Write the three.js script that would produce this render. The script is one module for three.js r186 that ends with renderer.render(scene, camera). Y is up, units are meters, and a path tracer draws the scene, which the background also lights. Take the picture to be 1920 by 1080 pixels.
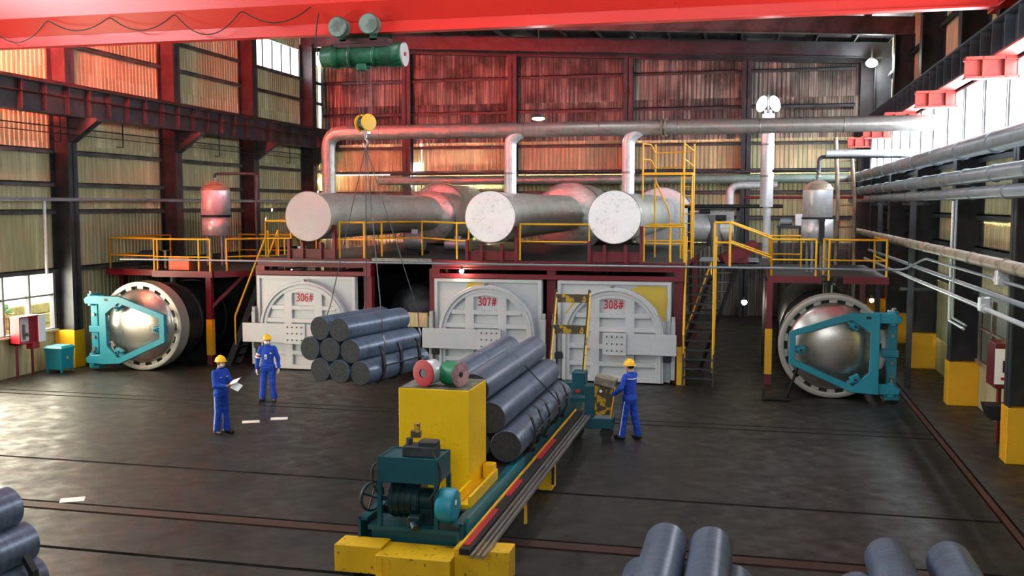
import * as THREE from 'three';
import { RoundedBoxGeometry } from 'three/addons/geometries/RoundedBoxGeometry.js';
import { mergeGeometries } from 'three/addons/utils/BufferGeometryUtils.js';
import { RectAreaLightUniformsLib } from 'three/addons/lights/RectAreaLightUniformsLib.js';
import { FontLoader } from 'three/addons/loaders/FontLoader.js';
import { TextGeometry } from 'three/addons/geometries/TextGeometry.js';

// ---------------------------------------------------------------- camera, sky, sun, large lights, exposure
const scene = new THREE.Scene();
const PI = Math.PI, V = (x, y, z) => new THREE.Vector3(x, y, z);
const camera = new THREE.PerspectiveCamera(2 * Math.atan(540 / 1875) * 180 / PI, 1920 / 1080, 0.1, 400);
camera.position.set(0, 5.1, 0);
camera.rotation.order = 'YXZ';
camera.rotation.set(-Math.atan(155 / 1875), Math.atan(445 / Math.hypot(1875, 155)), 0);
const renderer = new THREE.WebGLRenderer({ antialias: true });
renderer.toneMapping = THREE.LinearToneMapping;
const DIM = 0.05;                               // the hall is dim beside the sun: all lamps and windows are scaled to this, and the exposure makes up for it
renderer.toneMappingExposure = 1.18 / DIM;
renderer.shadowMap.enabled = true;
renderer.shadowMap.type = THREE.PCFSoftShadowMap;
scene.background = new THREE.Color().setRGB(5 * DIM, 5.2 * DIM, 5.4 * DIM);
RectAreaLightUniformsLib.init();

// the sun stands behind the far end of the hall, high and to the right; it enters by a roof slot added to light the girder back
const sun = new THREE.DirectionalLight(0xfff4e4, 250);
sun.position.set(-8 + 18, 9.6 + 30, -20.9 - 22);
sun.target.position.set(-8, 9.6, -20.9);
sun.castShadow = true;
Object.assign(sun.shadow.camera, { left: -30, right: 30, top: 30, bottom: -30, near: 1, far: 120 });
sun.shadow.mapSize.set(4096, 4096);
scene.add(sun, sun.target);

function rectLight(w, h, pos, look, color, intensity) {
  const l = new THREE.RectAreaLight(color, intensity * DIM, w, h);
  l.position.set(...pos); l.lookAt(...look); scene.add(l); return l;
}
// daylight through the glazing: each light has the size of its glazed opening and stands just inside it; rear, roof, strip and clerNear openings are added
const DAY = 0xf4f8ff, GLOW = { right: 14, rear: 9.5, roof: 2.2, strip: 14, cler: 4, clerNear: 34, left: 14 };
rectLight(29.4, 1.45, [4.99, 7.16, -30.4], [-10, 7.16, -30.4], 0xeef5ff, GLOW.right);
rectLight(9.6, 3.4, [0, 8.2, 6.1], [0, 8.2, -10], DAY, GLOW.rear);
rectLight(1.3, 17, [-0.5, 12.38, -9.5], [-0.5, 0, -9.5], DAY, GLOW.roof);
rectLight(16.5, 1.2, [-5.4, 12.6, -17.3], [-5.95, 2.5, -17.3], DAY, GLOW.strip);
rectLight(5.3, 1.3, [-21.02, 11.85, -42.4], [0, 9.4, -42.4], DAY, GLOW.cler);
rectLight(17, 1.3, [-21.02, 11.85, -12.5], [0, 11.85, -12.5], DAY, GLOW.clerNear);
rectLight(5.5, 1.75, [-21.05, 2.15, -24.4], [0, 1.2, -24.4], 0xfff6d4, GLOW.left);
rectLight(11.5, 1.75, [-21.05, 2.15, -15.4], [0, 1.2, -15.4], 0xfff6d4, GLOW.left);

// ---------------------------------------------------------------- random numbers, textures, materials
let seed = 7;
const rnd = () => { seed = (seed * 1664525 + 1013904223) >>> 0; return seed / 4294967296; };
const rr = (a, b) => a + (b - a) * rnd();
const hash = (x, y, s) => { let h = (x * 374761393 + y * 668265263 + s * 1442695041) | 0; h = Math.imul(h ^ (h >>> 13), 1274126177); return ((h ^ (h >>> 16)) >>> 0) / 4294967296; };
function vnoise(x, y, px, py, s) {            // value noise that repeats every px, py cells
  const xi = Math.floor(x), yi = Math.floor(y), u = x - xi, v = y - yi, su = u * u * (3 - 2 * u), sv = v * v * (3 - 2 * v);
  const w = (a, p) => ((a % p) + p) % p;
  const a = hash(w(xi, px), w(yi, py), s), b = hash(w(xi + 1, px), w(yi, py), s), c = hash(w(xi, px), w(yi + 1, py), s), d = hash(w(xi + 1, px), w(yi + 1, py), s);
  return a + (b - a) * su + (c - a) * sv + (a - b - c + d) * su * sv;
}
function fbm(u, v, fx, fy, oct, s) { let t = 0, k = 0.5, n = 0; for (let i = 0; i < oct; i++) { t += k * vnoise(u * fx, v * fy, fx, fy, s + i); n += k; k *= 0.55; fx *= 2; fy *= 2; } return t / n; }
const clamp = (x, a = 0, b = 1) => Math.min(b, Math.max(a, x)), sstep = (a, b, x) => { x = clamp((x - a) / (b - a)); return x * x * (3 - 2 * x); };
function tex(n, fn, color = true) {           // fn(u, v) -> grey or [r, g, b], 0..1
  const d = new Uint8Array(n * n * 4);
  for (let j = 0; j < n; j++) for (let i = 0; i < n; i++) {
    const c = fn(i / n, j / n), k = (j * n + i) * 4, a = Array.isArray(c) ? c : [c, c, c];
    for (let m = 0; m < 3; m++) d[k + m] = Math.round(clamp(a[m]) * 255);
    d[k + 3] = 255;
  }
  const t = new THREE.DataTexture(d, n, n);
  t.wrapS = t.wrapT = THREE.RepeatWrapping; t.magFilter = THREE.LinearFilter; t.minFilter = THREE.LinearMipmapLinearFilter; t.generateMipmaps = true;
  if (color) t.colorSpace = THREE.SRGBColorSpace;
  t.needsUpdate = true; return t;
}
const sized = (t, mx, my = mx) => { const c = t.clone(); c.repeat.set(1 / mx, 1 / my); c.needsUpdate = true; return c; };
const T = {
  grime: tex(512, (u, v) => 0.72 + 0.28 * sstep(0.25, 0.62, fbm(u, v, 5, 5, 6, 11))),
  paint: tex(512, (u, v) => { const a = fbm(u, v, 4, 4, 6, 21), b = fbm(u, v, 40, 40, 3, 31); return 0.92 + 0.08 * a - 0.1 * sstep(0.66, 0.76, b) * sstep(0.45, 0.6, a); }),
  streak: tex(512, (u, v) => { const a = fbm(u, v, 60, 2, 4, 41), b = fbm(u, v, 6, 3, 5, 51), c = fbm(u, v, 200, 4, 2, 57); return [0.62 + 0.5 * a * b + 0.12 * c, 0.6 + 0.5 * a * b + 0.12 * c, 0.54 + 0.54 * a * b + 0.12 * c]; }),
  soot: tex(512, (u, v) => { const a = fbm(u, v, 90, 2, 4, 61), b = fbm(u, v, 5, 4, 5, 71); const k = 0.28 + 0.95 * a * sstep(0.2, 0.75, b + 0.2 * a); return [k, k * 0.98, k * 0.95]; }),
  floor: tex(1024, (u, v) => {
    const a = fbm(u, v, 4, 4, 6, 81), b = fbm(u, v, 30, 50, 4, 91), c = fbm(u, v, 140, 40, 2, 97), d = fbm(u, v, 50, 150, 2, 99);
    const s = 0.5 * sstep(0.72, 0.88, c) + 0.5 * sstep(0.74, 0.9, d);
    const k = 0.34 + 0.3 * a + 0.22 * b + 0.4 * s - 0.25 * sstep(0.6, 0.75, fbm(u, v, 9, 7, 4, 101));
    return [k, k * 0.985, k * 0.955];
  }),
  floorRough: tex(512, (u, v) => 0.3 + 0.4 * fbm(u, v, 12, 12, 5, 111), false),
  graphite: tex(512, (u, v) => { const a = fbm(u, v, 3, 60, 4, 121), b = fbm(u, v, 10, 6, 5, 131); const s = sstep(0.7, 0.85, fbm(u, v, 90, 60, 2, 141)); const k = 0.55 + 0.3 * a + 0.25 * b + 0.35 * s * b; return [k * 0.95, k, k * 1.06]; }),
  speck: tex(256, (u, v) => { const a = fbm(u, v, 8, 8, 5, 151), s = sstep(0.66, 0.8, fbm(u, v, 50, 50, 2, 161)); const k = 0.5 + 0.25 * a + 0.5 * s; return [k, k, k * 0.98]; }),
  foil: tex(512, (u, v) => { const a = fbm(u, v, 6, 40, 4, 171), b = fbm(u, v, 5, 5, 5, 181); return 0.8 + 0.1 * a + 0.12 * b - 0.1 * sstep(0.6, 0.8, fbm(u, v, 14, 10, 4, 187)); }),
  crumple: tex(512, (u, v) => { const a = fbm(u, v, 5, 9, 4, 191), b = 1 - Math.abs(2 * fbm(u, v, 4, 7, 4, 201) - 1); return 0.4 * a + 0.6 * b; }, false),
  marble: tex(512, (u, v) => { const b = fbm(u, v, 26, 30, 4, 211), c = fbm(u, v, 5, 5, 4, 221); return 0.97 - 0.12 * sstep(0.58, 0.74, b) * sstep(0.45, 0.62, c) - 0.06 * c; }),
  worn: tex(512, (u, v) => { const a = fbm(u, v, 4, 4, 6, 271), b = fbm(u, v, 24, 24, 4, 281); return 0.86 + 0.14 * a - 0.4 * sstep(0.6, 0.72, b) * sstep(0.5, 0.62, a); }),
  rust: tex(256, (u, v) => { const a = fbm(u, v, 6, 6, 5, 231); return [0.5 + 0.4 * a, 0.34 + 0.28 * a, 0.26 + 0.2 * a]; }),
  chips: tex(512, (u, v) => { const a = sstep(0.52, 0.6, fbm(u, v, 7, 7, 5, 241)), b = fbm(u, v, 20, 20, 4, 251); const k = 0.8 + 0.2 * b; return [a ? 0.78 * k : 0.3 * k, a ? 0.6 * k : 0.27 * k, a ? 0.14 * k : 0.2 * k]; }),
  stone: tex(256, (u, v) => { const a = fbm(u, v, 8, 8, 5, 261); return [0.7 + 0.3 * a, 0.68 + 0.3 * a, 0.55 + 0.32 * a]; }),
};
function mat(color, rough, metal = 0, map = null, size = 1.5, extra = {}) {
  const m = new THREE.MeshStandardMaterial({ color, roughness: rough, metalness: metal, side: THREE.DoubleSide, ...extra });
  if (map) m.map = Array.isArray(size) ? sized(map, ...size) : sized(map, size);
  return m;
}
const M = {
  sheet: [0xcfceA6, 0xc6c49a, 0xd3d3b0].map(c => mat(c, 0.6, 0, T.streak, [6.2, 5])),
  sheetSootShade: [0x9c968c, 0x8b8580].map(c => mat(c, 0.62, 0, T.soot, [5.1, 4.3])),  // soot on the upper rows; stands in for shade on the lowest rows
  dado: mat(0xd9d3ae, 0.65, 0, T.streak, [4, 3]),
  column: mat(0x303338, 0.5, 0, T.grime, 2),
  girt: mat(0x4a4a48, 0.55, 0, T.grime, 1.5),
  roof: mat(0x48494a, 0.6, 0, T.soot, [5, 6]),
  runwayGrey: mat(0x4d555e, 0.5, 0, T.grime, 2),
  yellow: mat(0xe8b018, 0.45, 0, T.paint, 1.2),
  boxYellow: mat(0xf2c206, 0.38, 0, T.paint, 1.4),
  beamYellow: mat(0xe0b00c, 0.48, 0, T.worn, 1.3),
  frameRed: mat(0x6a101e, 0.45, 0, T.paint, 1.5),
  craneRed: mat(0xe8342a, 0.32, 0, T.paint, 3),
  bracketRed: mat(0xb83a2c, 0.5, 0, T.grime, 1),
  door: mat(0xbac0c3, 0.42, 0.15, T.paint, 1.3),
  doorDark: mat(0xa6abad, 0.45, 0.15, T.paint, 1.1),
  teal: mat(0x1a8a9e, 0.42, 0, T.paint, 0.9),
  tealDark: mat(0x0c4c56, 0.42, 0.1, T.paint, 0.8),
  motorGreen: mat(0x12343a, 0.4, 0.2, T.grime, 0.6),
  hoistGreen: mat(0x1c5c40, 0.42, 0.1, T.grime, 0.8),
  hoistGrey: mat(0x7e8a80, 0.45, 0.2, T.grime, 0.8),
  dark: mat(0x16181a, 0.55, 0.1, T.grime, 1),
  shell: mat(0x26282a, 0.5, 0.3, T.grime, 1.5),
  black: mat(0x0c0d0f, 0.6),
  steel: mat(0x9a9a96, 0.36, 0.85, T.foil, 1.4),
  dish: mat(0xc9c4bb, 0.3, 0.9, T.foil, 2.2),
  ring: mat(0xa9a79e, 0.42, 0.5, T.paint, 0.8),
  galv: mat(0xd6dce0, 0.33, 0.35, T.foil, 1.2),
  duct: mat(0xa3a19b, 0.36, 0.5, T.foil, 1.6),
  pipe: mat(0x97a2aa, 0.4, 0.35, T.foil, 1.2),
  pipeTan: mat(0x9b8f7c, 0.5, 0.2, T.grime, 1.2),
  pipeDark: mat(0x3e4246, 0.5, 0.4, T.grime, 1),
  foil: mat(0xccd0c8, 0.36, 0.4, T.foil, [2.2, 1.2]),
  endCap: mat(0xf2f5f5, 0.5, 0.05, T.marble, 1.6),
  endCapGrey: mat(0xb4b6b6, 0.5, 0.1, T.paint, 1.6),
  graphite: mat(0x707a88, 0.34, 0.3, T.graphite, [1.7, 2.4]),
  graphiteEnd: mat(0x3c3e44, 0.75, 0.1, T.speck, 0.6),
  rail: mat(0x6a4a38, 0.5, 0.4, T.rust, 0.7),
  trackStrip: mat(0x54483e, 0.6, 0.1, T.rust, 0.9),
  railSteel: mat(0xb4b0aa, 0.36, 0.8, T.foil, 0.7),
  floor: mat(0x393630, 1, 0, T.floor, 4.2),
  groove: mat(0x0b0b0b, 0.9),
  deck: mat(0x33363a, 0.55, 0.3, T.grime, 1),
  rope: mat(0x4a4a4c, 0.4, 0.7),
  blue: mat(0x0d3fa6, 0.8), blueDark: mat(0x0b3488, 0.8), stripe: mat(0xc9d6ea, 0.7),
  skin: mat(0xb98a70, 0.6), helmet: mat(0xf0b90c, 0.3), mask: mat(0xeef0f2, 0.8), glove: mat(0xe4d8d4, 0.85), shoe: mat(0x15161a, 0.5), hair: mat(0x15120f, 0.7),
  white: mat(0xf0f2f3, 0.7), paper: mat(0xd8d6cc, 0.8),
  redPaint: mat(0xb0202c, 0.4, 0, T.paint, 0.8), greenPaint: mat(0x1c7a52, 0.45, 0, T.paint, 0.8), orange: mat(0xd2561c, 0.5, 0, T.paint, 0.6),
  numeral: mat(0xa8142a, 0.5), chips: mat(0xffffff, 0.5, 0.1, T.chips, 0.7), stain: mat(0xb9a23a, 0.5),
  stone: mat(0xcfc9a8, 0.85, 0, T.stone, 0.8), leaf: mat(0x6f8a3c, 0.8), soil: mat(0xa59a76, 0.9),
  glass: new THREE.MeshPhysicalMaterial({ color: 0xffffff, roughness: 0.05, transmission: 1, thickness: 0, ior: 1.5, side: THREE.DoubleSide }),
};
M.floor.roughnessMap = sized(T.floorRough, 3.1); 
M.foil.bumpMap = sized(T.crumple, 1.3); M.foil.bumpScale = 0.02;
const glow = (c, e) => new THREE.MeshStandardMaterial({ color: 0x222222, roughness: 0.5, emissive: c, emissiveIntensity: e * DIM, side: THREE.DoubleSide });

// ---------------------------------------------------------------- geometry helpers
function clean(g) {
  if (g.index) g = g.toNonIndexed();
  for (const k of Object.keys(g.attributes)) if (!['position', 'normal', 'uv'].includes(k)) g.deleteAttribute(k);
  g.morphAttributes = {}; g.clearGroups();
  return g;
}
function uvBox(g) {                            // uv in metres, by the main direction of the normal
  g = clean(g);
  const p = g.attributes.position, n = g.attributes.normal, uv = new Float32Array(p.count * 2);
  for (let i = 0; i < p.count; i++) {
    const ax = Math.abs(n.getX(i)), ay = Math.abs(n.getY(i)), az = Math.abs(n.getZ(i));
    let u, v;
    if (ay > ax && ay > az) { u = p.getX(i); v = p.getZ(i); } else if (ax > az) { u = p.getZ(i); v = p.getY(i); } else { u = p.getX(i); v = p.getY(i); }
    uv[2 * i] = u; uv[2 * i + 1] = v;
  }
  g.setAttribute('uv', new THREE.BufferAttribute(uv, 2)); g.userData.uvDone = true;
  return g;
}
function bx(x0, x1, y0, y1, z0, z1, r = 0) {
  const w = Math.abs(x1 - x0), h = Math.abs(y1 - y0), d = Math.abs(z1 - z0);
  const g = r > 0 ? new RoundedBoxGeometry(w, h, d, 1, Math.min(r, w / 2.01, h / 2.01, d / 2.01)) : new THREE.BoxGeometry(w, h, d);
  return g.translate((x0 + x1) / 2, (y0 + y1) / 2, (z0 + z1) / 2);
}
const A3 = p => Array.isArray(p) ? V(...p) : p;
function along(g, a, b) {                      // turn a geometry standing on +y from the origin to run from a to b
  a = A3(a); b = A3(b);
  const d = b.clone().sub(a), q = new THREE.Quaternion();
  const z = d.clone().normalize(), up = Math.abs(z.y) > 0.95 ? V(0, 0, 1) : V(0, 1, 0), x = up.clone().cross(z).normalize(), y = z.clone().cross(x);
  q.setFromRotationMatrix(new THREE.Matrix4().makeBasis(x, z, y.clone().negate()));
  return g.applyQuaternion(q).translate(a.x, a.y, a.z);
}
function bar(a, b, w, h = w, r = 0) { a = A3(a); b = A3(b); const l = a.distanceTo(b); return along(bx(-w / 2, w / 2, 0, l, -h / 2, h / 2, r), a, b); }
function rod(a, b, r, seg = 12, r2 = r) {
  a = A3(a); b = A3(b); const l = a.distanceTo(b), g = new THREE.CylinderGeometry(r2, r, l, seg);
  const uv = g.attributes.uv; for (let i = 0; i < uv.count; i++) uv.setXY(i, uv.getX(i) * 2 * PI * r, uv.getY(i) * l);
  return along(g.translate(0, l / 2, 0), a, b);
}
function tube(pts, r, seg = 10, bend = 0.25, steps = 5) {   // a pipe through the points with rounded corners
  pts = pts.map(A3); const path = new THREE.CurvePath(); let last = pts[0];
  for (let i = 1; i < pts.length - 1; i++) {
    const p = pts[i], k = Math.min(bend, p.distanceTo(pts[i - 1]) * 0.45, p.distanceTo(pts[i + 1]) * 0.45);
    const a = p.clone().add(pts[i - 1].clone().sub(p).setLength(k)), b = p.clone().add(pts[i + 1].clone().sub(p).setLength(k));
    if (a.distanceTo(last) > 1e-4) path.add(new THREE.LineCurve3(last, a));
    path.add(new THREE.QuadraticBezierCurve3(a, p, b)); last = b;
  }
  path.add(new THREE.LineCurve3(last, pts[pts.length - 1]));
  const out = [];
  const all = []; for (const c of path.curves) { const n = c.isLineCurve3 ? 1 : steps; for (let i = (all.length ? 1 : 0); i <= n; i++) all.push(c.getPoint(i / n)); }
  // sweep a ring along the points
  const rings = []; let nrm = null;
  for (let i = 0; i < all.length; i++) {
    const t = (all[Math.min(i + 1, all.length - 1)].clone().sub(all[Math.max(i - 1, 0)])).normalize();
    if (!nrm) { nrm = Math.abs(t.y) > 0.9 ? V(1, 0, 0) : V(0, 1, 0); }
    nrm.sub(t.clone().multiplyScalar(nrm.dot(t))).normalize();
    rings.push([all[i], nrm.clone(), t.clone().cross(nrm)]);
  }
  const pos = [], nor = [], uv = [], idx = []; let len = 0;
  rings.forEach(([c, n, b], i) => { if (i) len += c.distanceTo(rings[i - 1][0]); for (let j = 0; j <= seg; j++) { const a = j / seg * 2 * PI, v = n.clone().multiplyScalar(Math.cos(a)).add(b.clone().multiplyScalar(Math.sin(a))); pos.push(c.x + v.x * r, c.y + v.y * r, c.z + v.z * r); nor.push(v.x, v.y, v.z); uv.push(a * r, len); } });
  for (let i = 0; i < rings.length - 1; i++) for (let j = 0; j < seg; j++) { const a = i * (seg + 1) + j, b = a + seg + 1; idx.push(a, a + 1, b, b, a + 1, b + 1); }
  const g = new THREE.BufferGeometry();
  g.setAttribute('position', new THREE.Float32BufferAttribute(pos, 3)); g.setAttribute('normal', new THREE.Float32BufferAttribute(nor, 3)); g.setAttribute('uv', new THREE.Float32BufferAttribute(uv, 2)); g.setIndex(idx);
  out.push(g);
  const e = rings[rings.length - 1], cap = (c, d) => { const k = new THREE.CircleGeometry(r, seg); k.lookAt(d); return k.translate(c.x, c.y, c.z); };
  out.push(cap(pts[0], pts[0].clone().sub(all[1])), cap(e[0], e[0].clone().sub(all[all.length - 2])));
  return merge(out);
}
const merge = list => mergeGeometries(list.flat().map(clean), false);
const lathe = (pts, seg = 32) => new THREE.LatheGeometry(pts.map(p => new THREE.Vector2(...p)), seg);
const ball = (x, y, z, r, seg = 12) => new THREE.SphereGeometry(r, seg, Math.ceil(seg * 0.7)).translate(x, y, z);
function extrude(pts, d, holes = [], bevel = 0) {   // an outline in x, y drawn out along z from 0 to d
  const s = new THREE.Shape(pts.map(p => new THREE.Vector2(...p)));
  for (const h of holes) s.holes.push(new THREE.Path(h.map(p => new THREE.Vector2(...p))));
  return new THREE.ExtrudeGeometry(s, { depth: d - 2 * bevel, bevelEnabled: bevel > 0, bevelSize: bevel, bevelOffset: -bevel, bevelThickness: bevel, bevelSegments: 1, curveSegments: 12 }).translate(0, 0, bevel);
}
const arc = (cx, cy, r, a0, a1, n) => Array.from({ length: n + 1 }, (_, i) => { const a = a0 + (a1 - a0) * i / n; return [cx + r * Math.cos(a), cy + r * Math.sin(a)]; });

// ---------------------------------------------------------------- scene helpers
const used = {};
const numbered = n => { const k = used[n] = (used[n] ?? -1) + 1; return k ? `${n}_${String(k).padStart(3, '0')}` : n; };
function mesh(name, geo, m, parent, keepUv = false) {
  let g = Array.isArray(geo) ? merge(geo) : geo;
  if (!keepUv && !g.userData.uvDone) g = uvBox(g);
  const o = new THREE.Mesh(g, m); o.name = parent ? name : numbered(name);
  o.castShadow = o.receiveShadow = true; (parent || scene).add(o); return o;
}
function tag(o, label, category, group) { o.userData = { label, category }; if (group) o.userData.group = group; return o; }
function thing(name, label, category, pos = [0, 0, 0], turn = 0, group) {
  const o = new THREE.Group(); o.name = numbered(name); scene.add(o); o.position.set(...pos); o.rotation.y = turn;
  return tag(o, label, category, group);
}
function structure(name) { const o = new THREE.Group(); o.name = name; o.userData = { kind: 'structure' }; scene.add(o); return o; }
function copyOf(o, pos, label, turn = o.rotation.y) {
  const c = o.clone(); c.name = numbered(o.name.replace(/_\d{3}$/, '')); c.position.set(...pos); c.rotation.y = turn;
  c.userData = { ...o.userData, label }; scene.add(c); return c;
}
function lamp(pos, color, power, r = 0.02) { const l = new THREE.PointLight(color, power * DIM); l.position.set(...pos); l.castShadow = true; l.shadow.radius = r / 0.02; scene.add(l); return l; }

// ================================================================ THE SETTING
const XL = -21.25, XR = 5.75, ZB = -47.4, ZF = 6.2;
const COLS = [-45.4, -39.4, -33.4, -27.4, -21.4, -15.4, -9.4, -3.4, 2.6, 6.4];
const rafterY = x => 11.33 - 0.0535 * (x - 4.6), roofY = x => rafterY(x) + 0.85;

// a corrugated sheet of length l and height h, in its own x, y; face to +z
const sheetCache = {};
function corrugated(l, h, pitch = 0.2, amp = 0.028) {
  const key = [l.toFixed(3), h.toFixed(3), pitch].join();
  if (sheetCache[key]) return sheetCache[key];
  const pos = [], uv = [], prof = [];
  for (let x = 0; x < l; x += pitch) prof.push([x, 0], [x + pitch * 0.38, 0], [x + pitch * 0.5, amp], [x + pitch * 0.88, amp]);
  const q = prof.filter(p => p[0] < l - 1e-6); q.push([l, 0]);
  const u0 = rr(0, 3);
  for (let i = 0; i < q.length - 1; i++) {
    const [a, za] = q[i], [b, zb] = q[i + 1];
    pos.push(a, 0, za, b, 0, zb, b, h, zb, a, 0, za, b, h, zb, a, h, za);
    uv.push(a + u0, 0, b + u0, 0, b + u0, h, a + u0, 0, b + u0, h, a + u0, h);
  }
  const g = new THREE.BufferGeometry();
  g.setAttribute('position', new THREE.Float32BufferAttribute(pos, 3)); g.setAttribute('uv', new THREE.Float32BufferAttribute(uv, 2));
  g.computeVertexNormals(); g.userData.uvDone = true;
  return sheetCache[key] = g;
}
let lap = 0;                                   // neighbouring rows lap over one another
function sheet(parent, l, h, pos, turn, m) { const o = mesh('wall_sheet', corrugated(l, h), m, parent); o.position.set(...pos); o.rotation.y = turn; const k = (lap ^= 1) * 0.006; o.position.x -= Math.sin(turn) * k; o.position.z -= Math.cos(turn) * k; return o; }
let sheetCount = 0;
const cream = () => M.sheet[(sheetCount++ * 7 + (sheetCount >> 1)) % 3], sootOrShade = () => M.sheetSootShade[sheetCount++ % 2];

// ---- floor: slabs with narrow slots between them in which the transfer rails lie
{
  const f = structure('floor');
  const slots = [[-47.6], [-23.55, -23.47], [-23.12, -23.02], [-17.2, -17.1], [-14.66, -14.58], [-14.3, -14.22], [-12.68, -12.58], [6.4]];
  for (let i = 0; i < slots.length - 1; i++) {
    const z0 = slots[i][slots[i].length - 1], z1 = slots[i + 1][0];
    const rusty = i === 4;
    if (i === 0 || i >= 1) mesh(rusty ? 'track_strip' : 'floor_slab', bx(-21.6, 4.05, -0.3, rusty ? 0.004 : 0, z0, z1), rusty ? M.trackStrip : M.floor, f);
  }
  mesh('floor_slab', bx(4.25, 6.1, -0.3, 0, -47.6, 6.4), M.floor, f);
  mesh('floor_bed', bx(-21.6, 6.1, -0.4, -0.16, -47.6, 6.4), M.groove, f);
  mesh('track_rail', bx(4.09, 4.2, -0.2, 0.006, -47, 6), M.rail, f);
  for (const z of [-23.51, -17.15, -12.63]) mesh('track_rail', bx(-21.4, 4.04, -0.2, -0.05, z - 0.012, z + 0.012), M.railSteel, f);
}
// ---- left wall
function hColumn(parent, x0, x1, z, y1, m, guardMat, guardY = 1.18) {   // an H section standing across the wall
  const s = Math.sign(x1 - x0);
  const c = mesh('column', [bx(x0, x0 + s * 0.03, 0, y1, z - 0.22, z + 0.22), bx(x1 - s * 0.03, x1, 0, y1, z - 0.22, z + 0.22), bx(x0, x1, 0, y1, z - 0.02, z + 0.02)], m, parent);
  if (guardMat) mesh('column_guard', bx(x0 - s * 0.02, x1 + s * 0.03, 0, guardY, z - 0.26, z + 0.26, 0.015), guardMat, c);
  return c;
}
{
  const w = structure('wall_left');
  mesh('dado_wall', bx(-21.6, XL, 0, 1.2, -47.6, 6.2), M.dado, w);
  for (const z of COLS) hColumn(w, XL + 0.04, -20.55, z, roofY(-21) - 0.75, M.column, M.yellow);
  for (let i = 0; i < COLS.length; i++) {
    const z0 = i ? COLS[i - 1] + 0.02 : ZB, z1 = COLS[i] - 0.02, l = z1 - z0;
    if (z1 < -47) continue;
    const at = (y0, y1, m) => sheet(w, l, y1 - y0, [XL, y0, z1], PI / 2, m);
    if (z1 < -27) at(1.08, 3.12, z1 < -33 ? sootOrShade() : cream());  // far bays: shade behind the platform put into the darker sheets
    at(3.1, 5.02, cream()); at(5.0, 7.05, cream()); at(7.03, 9.4, cream());
    const cler = (z1 < -45 ? false : z1 < -38) && i === 1 || z1 > -21;
    at(9.38, 11.2, cream());
    if (!cler) at(11.18, 13.5, cream()); else at(12.55, 13.5, cream());
    for (const y of [3.12, 4.95, 5.8, 6.82, 10.2, 11.2]) {
      const a = i === 0 ? z0 : z0 + 0.2;
      mesh('girt', [bx(XL + 0.03, XL + 0.2, y, y + 0.03, a, z1 - 0.2), bx(XL + 0.17, XL + 0.2, y - 0.12, y + 0.03, a, z1 - 0.2)], M.girt, w);
    }
  }
}
// ---- windows in the left wall: two bays of steel sashes above the dado, a band under the eaves
function sashWindow(name, z0, z1, panes, glassMat) {
  const o = structure(name), y0 = 1.2, y1 = 3.1, n = panes, dz = (z1 - z0) / n;
  mesh('window_frame', [bx(-21.42, -21.2, y0, y0 + 0.06, z0, z1), bx(-21.42, -21.2, y1 - 0.06, y1, z0, z1), bx(-21.36, -21.24, 2.28, 2.34, z0, z1)], M.ring, o);
  mesh('window_sill', bx(-21.45, -21.08, y0 - 0.03, y0 + 0.03, z0, z1, 0.01), M.dado, o);
  for (let i = 0; i <= n; i++) mesh('mullion', bx(-21.38, -21.22, y0, y1, z0 + i * dz - 0.04, z0 + i * dz + 0.04), M.ring, o);
  for (let i = 0; i < n; i++) for (const [a, b] of [[y0 + 0.06, 2.28], [2.34, y1 - 0.06]]) mesh('window_pane', bx(-21.32, -21.315, a, b, z0 + i * dz + 0.04, z0 + (i + 1) * dz - 0.04), M.glass, o);
  return o;
}
sashWindow('window_1', -27.18, -21.62, 5); sashWindow('window_2', -21.18, -15.62, 5); sashWindow('window_3', -15.18, -9.62, 5);
function glazedBand(name, axis, at, a0, a1, y0, y1, step, e, inward) {   // translucent lit glazing between steel bars; runs along z
  const o = structure(name), n = Math.round((a1 - a0) / step);
  for (let i = 0; i < n; i++) { const p = a0 + (a1 - a0) * i / n, q = a0 + (a1 - a0) * (i + 1) / n; mesh('window_pane', axis === 'z' ? bx(at, at + 0.01, y0, y1, p + 0.03, q - 0.03) : bx(p + 0.03, q - 0.03, y0, y1, at, at + 0.01), e, o); }
  for (let i = 0; i <= n; i++) { const p = a0 + (a1 - a0) * i / n; mesh('mullion', axis === 'z' ? bx(at, at + inward * 0.06, y0, y1, p - 0.03, p + 0.03) : bx(p - 0.03, p + 0.03, y0, y1, at, at + inward * 0.06), M.girt, o); }
  return o;
}
const E = { cler: glow(0xf8fbff, 4), right: glow(0xf2f8ff, 5), rear: glow(0xf8fbff, 1.2), roof: glow(0xf4f8ff, 1.2) };
glazedBand('window_4', 'z', XL - 0.02, -45.2, -39.6, 11.24, 12.54, 1.0, E.cler, 1);
glazedBand('added_window_5', 'z', XL - 0.02, -21.2, -3.6, 11.24, 12.54, 1.0, E.cler, 1);  // added out of view to brighten the left end of the girder
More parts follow.
